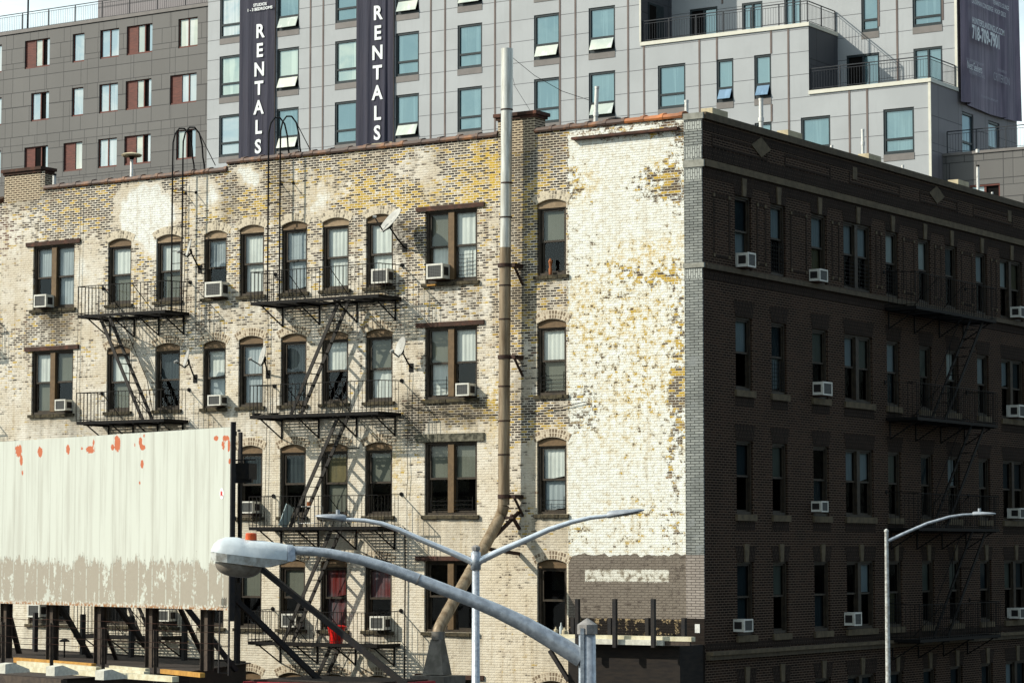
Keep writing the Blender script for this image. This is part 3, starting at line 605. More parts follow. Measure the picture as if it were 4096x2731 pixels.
def old_window(fr, u0, u1, z0, z1, arched, spec, glass='glass_w', dep=.15, sill='sill', lint=None, tan=True, label=None, mid=.5, frame='frame', mull='mull'):
    """spec: one string of two letters (upper, lower sash) per bay"""
    zt = z1-.20 if arched else z1
    f = MB(fr); w = .075
    f.box(u0, u0+w, -dep, -.06, z0, zt); f.box(u1-w, u1, -dep, -.06, z0, zt)
    f.box(u0+w, u1-w, -dep, -.06, zt-.06, zt); f.box(u0+w, u1-w, -dep, -.05, z0, z0+.07)
    f.box(u0+w, u0+w+.02, -dep, -.09, z0+.07, zt-.06)
    win = f.build('window', frame, ROOT)
    if label: win['label'] = label
    if arched:
        b = MB(fr); A = arc(u0, u1, z1)
        for p, q in zip(A, A[1:]): b.add([(p[0], -.07, zt), (q[0], -.07, zt), (q[0], -.07, q[1]), (p[0], -.07, p[1])])
        b.box(u0, u1, -.09, -.035, zt-.03, zt+.02)
        b.build('arch_board', 'frame_tan' if tan else 'mull', win)
        b = MB(fr); m = (u0+u1)/2; h = (u1-u0)/2; Rr = (h*h+RISE*RISE)/(2*RISE); zc = z1-Rr; a0 = math.asin(h/Rr)*1.12; n = 14
        for i in range(n):
            t0, t1 = -a0+2*a0*i/n, -a0+2*a0*(i+1)/n; ri, ro = Rr+.004, Rr+.235
            b.add([(m+math.sin(t0)*ri, .006, zc+math.cos(t0)*ri), (m+math.sin(t1)*ri, .006, zc+math.cos(t1)*ri), (m+math.sin(t1)*ro, .006, zc+math.cos(t1)*ro), (m+math.sin(t0)*ro, .006, zc+math.cos(t0)*ro)],
                  [(0, t0*Rr), (0, t1*Rr), (.235, t1*Rr), (.235, t0*Rr)])
        b.build('arch_header', 'arch' if z1 > 18 else 'arch_lo', win, weld=False)
    if lint:
        lz, lh, lm = lint; b = MB(fr); b.box(u0-.28, u1+.24, -.05, .05, lz, lz+lh); b.build('lintel', lm, win)
    if sill == 'R':
        b = MB(fr); b.box(u0-.08, u1+.08, -.1, .07, z0-.17, z0-.005); b.build('sill', 'stonelt', win)
        b = MB(fr); b.box(u0-.06, u1+.06, -.02, .012, z0-.42, z0-.175); b.build('sill_course', 'soldier', win)
    elif sill:
        b = MB(fr); n = 7
        for i in range(n):
            a, c = u0-.08+(u1-u0+.16)*i/n, u0-.08+(u1-u0+.16)*(i+1)/n; r1, r2 = random.uniform(0, .025), random.uniform(0, .02)
            b.box(a, c, -.12, .06+r1, z0-.085-r2, z0-.004)
        b.build('sill', sill, win)
    bays = [(u0+w+.02, u1-w)]
    if len(spec) == 2:
        m = (u0+u1)/2-.02; MB(fr).box(m-.095, m+.095, -dep, -.035, z0+.072, zt-.062).build('mullion', mull, win)
        bays = [(u0+w+.02, m-.095), (m+.095, u1-w)]
    for (a, c), sp in zip(bays, spec):
        zb, ztt = z0+.07, zt-.06; zm = zb+(ztt-zb)*mid
        sash(fr, a, c, zm-.03, ztt, -.10).build('sash', frame, win)
        sash(fr, a+.012, c-.012, zb, zm+.03, -.135).build('sash', frame, win)
        b = MB(fr); b.add([(a+.04, -.115, zm), (c-.04, -.115, zm), (c-.04, -.115, ztt-.04), (a+.04, -.115, ztt-.04)]); b.build('pane', glass, win, weld=False)
        b = MB(fr); b.add([(a+.05, -.152, zb+.04), (c-.05, -.152, zb+.04), (c-.05, -.152, zm), (a+.05, -.152, zm)]); b.build('pane', glass, win, weld=False)
        if sp[0] != 'd': curtain(fr, a, c, zm-.02, ztt, -.18, sp[0], win)
        if sp[1] != 'd': curtain(fr, a, c, zb, zm+.01, -.21, sp[1], win)
    return win
SPEC = {  # (column, row): sashes
 ('D0', 0): ['bd', 'bb'], ('D0', 1): ['ws', 'sd'], ('D0', 2): ['ss', 'dd'], ('D0', 3): ['ss', 'dd'],
 ('D1', 0): ['sw', 'ww'], ('D1', 1): ['sw', 'wd'], ('D1', 2): ['sd', 'sd'], ('D1', 3): ['dd', 'dd'],
 (0, 0): ['ws'], (1, 0): ['ws'], (2, 0): ['bd'], (3, 0): ['ww'], (4, 0): ['bb'], (5, 0): ['ww'], (6, 0): ['ww'], (7, 0): ['sd'],
 (0, 1): ['ws'], (1, 1): ['kd'], (2, 1): ['wb'], (3, 1): ['bb'], (4, 1): ['kk'], (5, 1): ['wd'], (6, 1): ['sw'], (7, 1): ['ws'],
 (2, 2): ['bd'], (3, 2): ['kd'], (4, 2): ['kd'], (5, 2): ['ys'], (6, 2): ['sd'], (7, 2): ['wb'],
 (0, 3): ['sd'], (1, 3): ['kd'], (2, 3): ['sd'], (3, 3): ['sd'], (4, 3): ['sd'], (5, 3): ['rr'], (6, 3): ['rd'], (7, 3): ['dd']}
for r in range(5):
    for i, c in enumerate(ARCH):
        old_window(FL, c[0], c[1], ZB[r], ZT[r]-(.07 if c[0] < -16 else 0), True, SPEC.get((i, r), ['kd']), tan=(r == 0 and i not in (0, 4, 6)))
    for i, c in enumerate(DBL):
        zt = ZT[r]-(.1 if c[0] < -16 else .05)
        old_window(FL, c[0], c[1], ZB[r], zt, False, SPEC.get(('D%d' % i, r), ['dd', 'dd']), lint=(zt+.006, .125 if r != 2 else .22, 'lintel' if r != 2 else 'sillcap'))
    for c in FARL: old_window(FL, c[0], c[1], ZB[r], ZT[r]-.07, True, ['wd'])
RS = {0: ['kb', 'bd', 'by', ['bd', 'bd'], 'wd', 'wd', 'kd', 'bd', ['wd', 'yd'], 'bd'],
      1: ['bd', 'kb', 'sd', ['bd', 'sd'], 'bk', 'sd', 'wd', 'bd', ['bd', 'kd'], 'bd'],
      2: ['kd', 'sd', 'dk', ['bd', 'bd'], 'sd', 'kd', 'bd', 'kd', ['kd', 'kd'], 'bd'],
      3: ['kk', 'sd', 'dk', ['dd', 'bd'], 'dy', 'sd', 'sd', 'kd', ['sd', 'kd'], 'bd'], 4: ['kd']*3+[['kd', 'kd']]+['kd']*4+[['bd', 'kd'], 'kd']}
for r in range(5):
    for i, c in enumerate(RCOL):
        sp = RS[r][i]; sp = sp if isinstance(sp, list) else [sp]
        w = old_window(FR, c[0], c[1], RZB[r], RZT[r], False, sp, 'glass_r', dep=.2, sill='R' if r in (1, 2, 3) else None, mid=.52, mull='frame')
        # flat brick arch above and its keystone
        b = MB(FR); a, e = c[0], c[1]; n = 8
        for k in range(n):
            s0, s1 = k/n, (k+1)/n; x0_, x1_ = a+(e-a)*s0, a+(e-a)*s1; X0, X1 = a-.12+(e-a+.24)*s0, a-.12+(e-a+.24)*s1
            b.add([(x0_, .012, RZT[r]), (x1_, .012, RZT[r]), (X1, .012, RZT[r]+.40), (X0, .012, RZT[r]+.40)], [(x0_, 0), (x1_, 0), (x1_, .4), (x0_, .4)])
        b.build('flat_arch', 'soldier', w, weld=False)
        if r in (0, 3, 4):
            m = (a+e)/2; b = MB(FR)
            P = [(m-.085, RZT[r]-.01), (m+.085, RZT[r]-.01), (m+.13, RZT[r]+.46), (m-.13, RZT[r]+.46)]
            b.add([(p[0], .05, p[1]) for p in P])
            for k in range(4): p, q = P[k], P[(k+1) % 4]; b.add([(p[0], .05, p[1]), (q[0], .05, q[1]), (q[0], -.01, q[1]), (p[0], -.01, p[1])])
            b.build('keystone', 'stonelt', w)
# window guards
def guard(fr, u0, u1, z0, n, d=.0, verts=2):
    b = MB(fr)
    for k in range(n): b.box(u0, u1, d, d+.012, z0+.11*k, z0+.11*k+.014)
    for k in range(verts): u = u0+.02+(u1-u0-.04)*k/(verts-1); b.box(u-.008, u+.008, d+.012, d+.024, z0-.04, z0+.11*n)
    return b
for u0, u1, z0, n in ((-7.65, -7.1, 16.95, 6), (-8.5, -7.95, 13.78, 4), (-4.95, -4.2, 13.78, 4), (-4.95, -4.2, 10.6, 3), (-8.5, -7.1, 10.62, 3)):
    guard(FL, u0, u1, z0, n, -.05).build('window_guard', 'iron', ROOT)
for i, r in ((1, 0), (3, 0), (4, 0), (1, 1), (4, 3)):
    guard(FR, RCOL[i][0]+.08, RCOL[i][1]-.08, RZB[r]+.12, 7, -.05, 6).build('window_guard', 'iron', ROOT)

# ------------------------------------------------------------------ roof line: coping tiles, chimneys
b = MB(FL); bk = MB(FL)
def coping(x0, x1, z, tx):
    n = max(1, round((x1-x0)/.62))
    for i in range(n):
        a, c = x0+(x1-x0)*i/n, x0+(x1-x0)*(i+1)/n
        m = MB(FL); P = [(.05, -.02), (.07, .03), (.04, .10), (-.1, .14), (-.26, .10), (-.33, .0)]
        def seg(a, c, g):
            Q = [(p[0]*g+(.0 if g == 1 else -.01), p[1]*g) for p in P]
            for p, q in zip(Q, Q[1:]): tx.add([(a, p[0], z+p[1]), (c, p[0], z+p[1]), (c, q[0], z+q[1]), (a, q[0], z+q[1])])
            tx.add([(a, p[0], z+p[1]) for p in Q]); tx.add([(c, p[0], z+p[1]) for p in Q])
        seg(a, c-.1, 1); seg(c-.1, c, 1.28)
for a_, c_, z_, m_ in ((-32, -24.6, 20.15, 0), (-22.77, -15.66, 20.44, 0), (-15.64, -6.28, 20.65, 0), (-5.1, -2.3, 20.65, 0), (-2.3, -.56, 20.65, 1)):
    t1 = MB(FL); coping(a_, c_, z_, t1); t1.build('wall_coping', 'tile' if m_ else 'tiledk', ROOT, weld=False)['label'] = 'clean orange terracotta coping tiles' if m_ else 'weathered brown coping tiles'
for x0, x1, z in ((-24.42, -22.95, 20.98), (-6.28, -5.1, 21.06)):
    b = MB(FL); b.box(x0, x1, -.52, .004, 20.15, z); c = b.build('chimney', 'chim', ROOT)
    b = MB(FL); b.box(x0-.1, x1+.1, -.62, .10, z+.075, z+.17); b.box(x0-.05, x1+.05, -.57, .05, z, z+.074); b.build('chimney_cap', 'lintel', c)
# coping blocks standing on the front parapet
for px, py in ((2870, 462), (3170, 545), (3490, 638), (3845, 741)):
    y, z = R(px, py, -.1)
    MB(FR).box(y-.42, y+.42, -.36, -.02, 20.742, 20.93).build('parapet_block', 'cream', ROOT)
x, z = L(1531, 590, .4); MB(FI).box(x-.35, x+.35, .35, .8, 20.2, 20.86).build('parapet_block', 'cream', ROOT)

# ------------------------------------------------------------------ roof vents
def vent_pipe(px, ptop, pw, y, label, lean=0., collar=None, mat='vent', cat='vent pipe', zb=19.85, cap=False):
    x, z = L(px, ptop, y); r = pw/2/150*1.0
    t = thing('vent_pipe', (x-lean, y, zb), label, cat, 'white vent pipes on the old roof')
    b = MB(); b.tube([(x-lean, y, zb), (x, y, z)], r, 12); b.build('pipe', mat, t)
    for cz in (collar or []):
        k = (cz-zb)/(z-zb); b = MB(); b.tube([(x-lean+lean*k, y, cz-.06), (x-lean+lean*k, y, cz+.06)], r*1.28, 12); b.build('collar', mat, t)
    b = MB(); b.tube([(x, y, z-.05), (x, y, z+.012)], r*1.12, 12); b.tube([(x, y, z+.013), (x, y, z+.014)], r*.8, 12); b.build('rim', 'vent' if not cap else 'steel_dk', t)
vent_pipe(2388, 348, 17, 2.5, 'tall stained vent pipe leaning beside the dark stub flue', .12, [20.9, 21.45])
vent_pipe(2746, 403, 16, 3.5, 'short plain vent pipe just behind the roof corner')
vent_pipe(3044, 396, 20, 12, 'thick white vent pipe with a collar behind the first parapet diamond', 0, [22.6])
vent_pipe(3327, 583, 14, 16, 'very short vent pipe tip above the dark front parapet', 0, [])
vent_pipe(3451, 519, 15, 18, 'slim white vent pipe with a collar near the middle of the dark front roof', 0, [22.6])
vent_pipe(3611, 662, 13, 20, 'stubby grey vent tip showing right of the slim collared pipe', 0, [])
vent_pipe(3911, 662, 15, 24, 'tall vent pipe with blackened top in front of the red framed window', 0, [23.0], cap=True)
vent_pipe(3969, 770, 10, 26, 'small thin vent pipe low in front of the red framed window', 0, [])
vent_pipe(218, 697, 17, 1.6, 'grey vent with a black collar beside the left chimney', 0, [20.75], cap=True)
x, z = L(2460, 474, 3.2); t = thing('stub_flue', (x, 3.2, 19.85), 'wide blackened stub flue behind the orange coping tiles', 'flue')
MB().tube([(x, 3.2, 19.85), (x, 3.2, z-.08)], .16, 16).build('barrel', 'strap', t); MB().tube([(x, 3.2, z-.1), (x, 3.2, z)], .19, 16).build('rim', 'steel_dk', t)
x, z = L(527, 624, 5.); t = thing('mushroom_vent', (x, 5, 19.85), 'white mushroom cap vent on a thin stem before the dark grey building', 'roof vent')
MB().tube([(x, 5, 19.85), (x, 5, z)], .05, 8).build('stem', 'vent', t)
MB().tube([(x, 5, z-.02), (x, 5, z+.03), (x, 5, z+.07), (x, 5, z+.12)], [.30, .34, .27, .02], 20).build('cap', 'cream', t)
MB().tube([(x, 5, z-.12), (x, 5, z-.02)], [.06, .1], 10).build('neck', 'steel_dk', t)

# ------------------------------------------------------------------ the long flue pipe
def flue():
    yo = -.42; P = lambda px, py: (lambda q: (q[0], yo, q[1]))(L(px, py, yo))
    P2 = lambda px, py, y: (lambda q: (q[0], y, q[1]))(L(px, py, y))
    t = thing('flue_pipe', P(2017, 2000), 'tall steel flue pipe climbing the white wall past the roof, bent near its foot', 'flue')
    r = .152
    top, a = P(2028, 196), P(2022, 990)
    MB().tube([a, P(2027, 440)], r, 20).build('upper_section', 'pipe_new', t)
    MB().tube([P(2027, 440), top], r*1.06, 20).build('upper_section', 'pipe_new', t)
    js = [(2021.5, 990), (2020, 1142), (2019, 1277), (2018, 1427), (2017, 1545), (2017, 1683), (2016, 1818), (2016, 1984), (2015, 2020)]
    for p, q in zip(js, js[1:]): MB().tube([P(*p), P(*q)], r*1.01, 20).build('lower_section', 'pipe_old', t)
    b = MB(); b.smooth = True; b.tube([P(2015, 2020), P(2010, 2042), P(2000, 2068), P2(1984, 2100, -.75), P2(1930, 2200, -1.5), P2(1880, 2290, -2.2), P2(1800, 2430, -3.3), P2(1766, 2492, -3.78), P2(1757, 2512, -3.92), P2(1753, 2530, -3.99), P2(1753, 2556, -4.0)], r*1.0, 20); b.build('angled_section', 'pipe_old', t)
    for px, py in js[1:-1]+[(2027, 733), (2024, 870), (2027, 440)]:
        x, y, z = P(px, py); MB().tube([(x, y, z-.018), (x, y, z+.018)], r*1.09, 20).build('joint_ring', 'strap', t)
    for px, py, yy in ((1978, 2111, -.82), (1880, 2290, -2.2), (1790, 2448, -3.43)):
        A = Vector(P2(px, py, yy)); d_ = (Vector(P2(1800, 2430, -3.3))-Vector(P2(1930, 2200, -1.5))).normalized(); MB().tube([A-d_*.015, A+d_*.015], r*1.06, 20).build('joint_ring', 'pipe_old', t)
    for py in (1062, 1428, 1985):
        x, y, z = P(2018, py); b = MB(); b.tube([(x, y, z-.05), (x, y, z+.05)], r*1.2, 20); b.box(x+.14, x+.34, y-.02, -.01, z-.05, z+.05); b.bar((x+.30, y, z-.02), (x+.32, -.02, z-.5), .05); b.build('wall_strap', 'strap', t)
    b = MB(); x, y, z = P(2030, 2062); b.bar((x+.1, -.02, z+.1), P2(1945, 2180, -1.25), .08); b.bar((x+.1, -.02, z-1.0), P2(1935, 2192, -1.4), .09); b.bar((x+.12, y, z+.02), (x+.12, -.02, z-.35), .07); b.bar((x-.1, y, z-.05), (x+.2, y, z-.05), .06); b.build('angle_bracket', 'strap', t)
    x, y, z = P2(1753, 2556, -4.); x2, _, z2 = P2(1753, 2696, -4.)
    b = MB(); n = 4; 
    def rg(h, zz): return [(x-h, y-h*.8, zz), (x+h, y-h*.8, zz), (x+h, y+h*.5, zz), (x-h, y+h*.5, zz)]
    rings = [rg(.15, z+.14), rg(.15, z), rg(.31, z2)]
    b.tube([(x, y, z), (x, y, z+.2)], r*1.12, 20)
    for A, B in zip(rings[1:], rings[2:]):
        for i in range(4): j = (i+1) % 4; b.add([A[i], A[j], B[j], B[i]])
    b.add(rings[1]); b.add(rings[-1]); b.build('flared_hood', 'pipe_grey', t)
    b = MB(); b.box(x-.52, x+.52, y-.5, y+.45, z2-.22, z2-.02); b.box(x-.45, x-.38, y-.45, y+.4, 3.0, z2-.23); b.box(x+.38, x+.45, y-.45, y+.4, 3.0, z2-.23); b.build('hood_box', 'pipe_grey', t)
    # two guy wires from the top of the pipe
    b = MB(); T = Vector(top); T.z -= .12; e = Vector((L(2358, 402, 2.4)[0], 2.4, L(2358, 402, 2.4)[1]))
    b.tube([T, T.lerp(e, .33)-Vector((0, 0, .18)), T.lerp(e, .66)-Vector((0, 0, .18)), e], .008, 4)
    x, z = L(2104, 438, 0); b.tube([T, T.lerp(Vector((x, .2, z)), .5)+Vector((-.12, 0, -.1)), (x, .2, z)], .006, 4); b.build('guy_wire', 'steel_dk', t)
flue()
def cable(pts, label, r=.011, name='cable', y=-.06):
    b = MB(); P = []
    for px, py in pts: x, z = L(px, py, y); P.append((x, y, z))
    b.tube(P, r, 5); o = b.build(name, 'iron', org=P[0]); tag(o, label, 'cable', 'cables on the painted wall')
cable([(1608, 1618), (1720, 1645), (1850, 1660), (2000, 1662), (2120, 1652), (2230, 1632), (2342, 1606)], 'black cable sagging across the wall behind the flue pipe')
cable([(1071, 1215), (1073, 1300), (1070, 1500), (1068, 1660), (1063, 1900), (1058, 2110)], 'thin cable dropping down the wall under the roof ladder of the wide fire escape', .008)
cable([(1619, 2110), (1621, 2300), (1619, 2500), (1618, 2731)], 'dark conduit running down the wall beside the lowest wide fire escape platforms', .02)
cable([(1640, 1490), (1634, 1610), (1628, 1800), (1632, 1900), (1625, 1990)], 'thin wire hanging below the satellite dish near the double windows', .008)
cable([(745, 735), (742, 900), (738, 1100), (730, 1290)], 'thin wire running down from the roof past the left fire escape ladder', .01)
cable([(322, 800), (320, 1000), (312, 1300), (310, 1440), (300, 1700)], 'faint wire down the wall left of the narrow fire escape', .007)

# ------------------------------------------------------------------ fire escapes
def fire_escape(fr, name, label, u0, u1, d, zs, lad, goose=None, rail=.86, lm='ladder'):
    t = thing('fire_escape', fr((u0+u1)/2, d/2, zs[-1]), label, 'fire escape', 'black iron fire escapes')
    for li, z in enumerate(zs):
        b = MB(fr)
        b.box(u0, u1, d-.012, d+.012, z-.06, z+.03); b.box(u0, u1, .03, .05, z-.06, z+.0)
        for u in (u0, u1-.024): b.box(u, u+.024, .02, d, z-.06, z+.03)
        holes = []
        if li < len(lad) and lad[li]:
            a, c = lad[li]; s = 1 if c > a else -1; holes = [(min(a-.1, a+s*.9)-.1, max(a+.1, a+s*.9)+.1)]
        ns = 12
        for k in range(ns):
            dd = .07+(d-.12)*k/ns; segs = [(u0+.03, u1-.03)]
            if holes and .25*d < dd < .8*d: segs = [(u0+.03, holes[0][0]), (holes[0][1], u1-.03)]
            for a, c in segs:
                if c > a: b.box(a, c, dd, dd+.045, z-.012, z)
        n = max(2, round((u1-u0)/.7))
        for k in range(n+1): u = u0+.05+(u1-u0-.1)*k/n; b.box(u-.012, u+.012, .05, d-.02, z-.045, z-.013)
        b.build('platform', 'iron', t)
        b = MB(fr); h = rail
        b.box(u0-.01, u1+.01, d-.018, d+.018, z+h, z+h+.02); b.box(u0, u1, d-.012, d+.012, z+.07, z+.085)
        for u in (u0, u1): b.bar((u, d, z+h+.01), (u, -.0, z+h+.05), .03, .022); b.bar((u, d, z+.08), (u, .03, z+.08), .018)
        n = round((u1-u0)/.135)
        for k in range(n+1):
            u = u0+(u1-u0)*k/n; w = .022 if k % 6 == 0 else .011; b.box(u-w/2, u+w/2, d-.006, d+.006, z, z+h)
        for u in (u0, u1):
            for k in range(1, 7): dd = d*k/7; b.box(u-.0055, u+.0055, dd-.0055, dd+.0055, z, z+h+.02)
        for k in (.28, .62): u = u0+(u1-u0)*k; b.bar((u, .02, z+h*.0+.02), (u+.0, d, z+h), .016)
        for u in (u0, u1): b.tube([fr_id(u, .0, z+h+.05), fr_id(u, .03, z+h+.05)], .06, 8)
        b.build('railing', 'iron', t)
        for k in range(4 if u1-u0 > 3 else 3):
            u = u0+.28+(u1-u0-.5)*k/((4 if u1-u0 > 3 else 3)-1); b = MB(fr)
            b.box(u-.018, u+.018, .0, .035, z-.60, z-.061); b.bar((u, .02, z-.58), (u, d-.12, z-.07), .03); b.box(u-.018, u+.018, .036, d, z-.095, z-.061)
            b.build('bracket', 'iron', t)
    for li, la in enumerate(lad):
        if not la: continue
        z1 = zs[li]; z0 = zs[li+1] if li+1 < len(zs) else z1-3.15
        a, c = la; b = MB(fr)
        for dd in (.36, .80):
            off = .0
            b.bar((a, dd, z1+.02), (c, dd, z0+.02), .035, .10)
        n = 11
        for k in range(1, n): s = k/n; b.box(a+(c-a)*s-.055, a+(c-a)*s+.055, .37, .79, z1+(z0-z1)*s-.008, z1+(z0-z1)*s+.008)
        b.build('ladder', lm, t)
        b = MB(fr); s = .0; hh = .75
        for dd in (.33, ): 
            p0 = Vector((a, dd, z1+.0)); p1 = Vector((c, dd, z0))
            up = Vector((0, 0, hh)); b.tube([p0+up*.2, p0.lerp(p1, .15)+up, p0.lerp(p1, .85)+up, p1+up*.2], .012, 5)
            b.tube([p0.lerp(p1, .5), p0.lerp(p1, .5)+up], .01, 4)
        b.box(min(a, a)-.05, a+.35, .34, .38, z1-.93, z1-.9)
        b.build('ladder_handrail', 'iron', t)
    if goose:
        g0, g1, zt = goose; b = MB(fr)
        for u in (g0, g1):
            P = [(u, .46, zs[0]+.02), (u, .46, 20.75), (u, .45, 21.35), (u, .36, 21.62), (u, .18, 21.80), (u, -.05, 21.83), (u, -.27, 21.68), (u, -.40, 21.35), (u, -.44, 21.0), (u, -.50, 20.8), (u, -.52, 20.5)]
            b.tube(P, .024, 6)
        for k in range(int((20.6-zs[0])/.36)): z = zs[0]+.35+k*.36; b.tube([(g0, .46, z), (g1, .46, z)], .010, 4)
        for z in (19.9,):
            for u in (g0, g1): b.tube([(u, .46, z), (u+.12, .0, z)], .014, 5); b.tube([(u+.12, .012, z), (u+.12, .0, z)], .05, 8)
        b.tube([(g1, -.27, 21.68), (g1+.55, -.35, 20.7)], .014, 5)
        b.build('roof_ladder', 'iron', t)
    return t
fr_id = lambda u, d, z: (u, d, z)
DL = 1.1
zl = [L(1002.7, 1213, -DL)[1], L(1002.7, 1666, -DL)[1], L(993, 2111, -DL)[1], L(988.6, 2568, -DL)[1]]
u0 = L(1003, 1210, -DL)[0]; u1 = (L(1511, 1047, -DL)[0]+L(1518, 1516, -DL)[0])/2
lads = [(L(1382, 1203, -.55)[0], L(1185, 1652, -.55)[0])]; dl = lads[0][1]-lads[0][0]
print('FE', u0, u1, zl, lads)
lads = [lads[0]]+[(L(px, py, -.55)[0], L(px, py, -.55)[0]+dl) for px, py in ((1380, 1668), (1352, 2118), (1350, 2572))]
g0, g1 = L(1072, 900, -.46)[0], L(1119, 900, -.46)[0]
fire_escape(FL, 'm', 'wide black fire escape mid-wall, its ladders slanting down to the left', u0, u1, DL, zl, lads, (g0, g1, 21.8))
u0 = L(312.5, 1200, -DL)[0]; u1 = L(661, 1200, -DL)[0]
l2 = (L(420, 1269, -.55)[0], L(594, 1679, -.55)[0])
zf = [L(312, 1265, -DL)[1], L(306, 1690, -DL)[1]]; dz = zf[0]-zf[1]; zf = [zf[0], zf[1], zf[1]-dz, L(303, 2540, -DL)[1]]
print(u0, u1, zf, l2)
fire_escape(FL, 'l', 'narrower black fire escape above the billboard, its ladders slanting down to the right', u0, u1, DL, zf, [l2, None, l2, None], (L(687, 1000, -.46)[0], L(728, 1000, -.46)[0], 21.8))
fire_escape(FL, 'x', 'black fire escape beyond the far left double windows, cut off by the photo edge', -29.2, -25.45, DL, zf, [(-28.2, -26.6), (-28.2, -26.6), (-28.2, -26.6), None])
yr0, yr1 = R(3663, 1220, 1.0)[0], R(3984, 1280, 1.0)[0]
zr = [R(3984, 1285, 1.)[1], R(3984, 1702, 1.)[1], R(3984, 2118, 1.)[1], R(3984, 2540, 1.)[1]]
print('R', yr0, yr1, zr)
fire_escape(FR, 'r', 'dark fire escape on the shaded brown brick front', yr0, yr1, 1.0, zr, [(yr1-.5, yr0+2.4), (yr1-.5, yr0+2.4), (yr1-.5, yr0+2.4), None], rail=1.0, lm='iron')

# ------------------------------------------------------------------ air conditioners
def make_ac():
    t = thing('air_conditioner', (0, 0, 0), 'x', 'air conditioner', 'window air conditioners')
    b = MB(FL); b.box(-.24, .24, -.12, .30, 0, .375); b.box(-.245, .245, .296, .325, .335, .382); b.box(-.245, .245, .296, .325, -.006, .035); b.box(-.245, -.2, .296, .325, .036, .334); b.box(.2, .245, .296, .325, .036, .334)
    b.build('casing', 'acw', t)
    MB(FL).box(-.198, .198, .30, .312, .038, .332).build('grille', 'acg', t)
    for sgn in (1, -1): MB(FL).box(.2401*sgn, .243*sgn, .03, .25, .08, .30).build('side_louvre', 'steel_dk', t)
    MB(FL).box(-.2, .2, -.05, .26, -.035, -.008).build('support_rail', 'lintel', t)
    return t
AC0 = make_ac(); first = [True]
def ac(side, px0, py0, px1, py1, label, dep=.30):
    if side == 'L':
        q0 = L(px0, (py0+py1)/2, -dep-.02); q1 = L(px1, (py0+py1)/2, -dep-.02); zb = L((px0+px1)/2, py1, -dep)[1]; zt = L((px0+px1)/2, py0, -dep)[1]
        o = AC0 if first[0] else copy_tree(AC0); o.location = ((q0[0]+q1[0])/2, 0, zb); o.scale = ((q1[0]-q0[0])/.49, 1, (zt-zb)/.375)
    else:
        # px0..px1 spans the outer face on the shaded front
        y0 = R(px0, py1, dep)[0]; y1 = R(px1, py1, dep)[0]; zb = R((px0+px1)/2, py1, dep)[1]; zt = R((px0+px1)/2, py0, dep)[1]
        o = AC0 if first[0] else copy_tree(AC0); o.location = (0, (y0+y1)/2, zb); o.rotation_euler = (0, 0, math.pi/2); o.scale = ((y1-y0)/.49, 1, (zt-zb)/.375)
    first[0] = False; o['label'] = label
ac('L', 135, 1179, 184, 1228, 'small square air conditioner at the foot of the top left double window')
ac('L', 819, 1128, 886, 1186, 'wide white air conditioner in the top floor arched window right of the left fire escape')
ac('L', 1485, 1076, 1549, 1132, 'white air conditioner behind the railing of the top wide fire escape landing')
ac('L', 1705, 1056, 1770, 1114, 'air conditioner with a broken grille low in the top double window beside the flue')
ac('L', 219, 1598, 261, 1641, 'white air conditioner in the double window just above the left end of the billboard')
ac('L', 830, 1580, 882, 1621, 'white air conditioner in the arched window just above the right end of the billboard')
ac('L', 1822, 1533, 1875, 1582, 'white air conditioner in the right half of the second double window beside the flue')
ac('L', 965, 2005, 1013, 2051, 'white air conditioner in the window just right of the billboard edge')
ac('L', 1126, 2454, 1183, 2506, 'air conditioner behind the lowest wide fire escape railing, left of the red curtains')
ac('L', 1478, 2464, 1536, 2517, 'air conditioner behind the lowest wide fire escape railing, right of the red curtains')
ac('L', 110, 2415, 158, 2466, 'air conditioner seen under the billboard between its first two posts')
ac('L', 630, 2438, 676, 2483, 'air conditioner seen under the billboard near its right posts')
ac('R', 2990, 1012, 3021, 1068, 'white air conditioner in the top floor window nearest the corner of the dark front')
ac('R', 3276, 1078, 3309, 1125, 'white air conditioner in the third top floor window of the dark front')
ac('R', 4080, 1228, 4106, 1270, 'white air conditioner in the top floor double window past the dark fire escape')
ac('R', 3290, 1528, 3327, 1580, 'white air conditioner in the second row of the dark front, third window from the corner')
ac('R', 4075, 1620, 4102, 1668, 'white air conditioner in the second row double window past the dark fire escape')
ac('R', 3284, 2004, 3311, 2046, 'white air conditioner in the third row of the dark front, third window from the corner')
ac('R', 4078, 2032, 4102, 2072, 'white air conditioner in the third row double window past the dark fire escape')
ac('R', 2974, 2475, 3010, 2525, 'white air conditioner in the fourth row window nearest the corner of the dark front')
ac('R', 3416, 2448, 3445, 2500, 'white air conditioner in the fourth row double window of the dark front')
ac('R', 4078, 2430, 4102, 2472, 'white air conditioner in the fourth row double window past the dark fire escape')

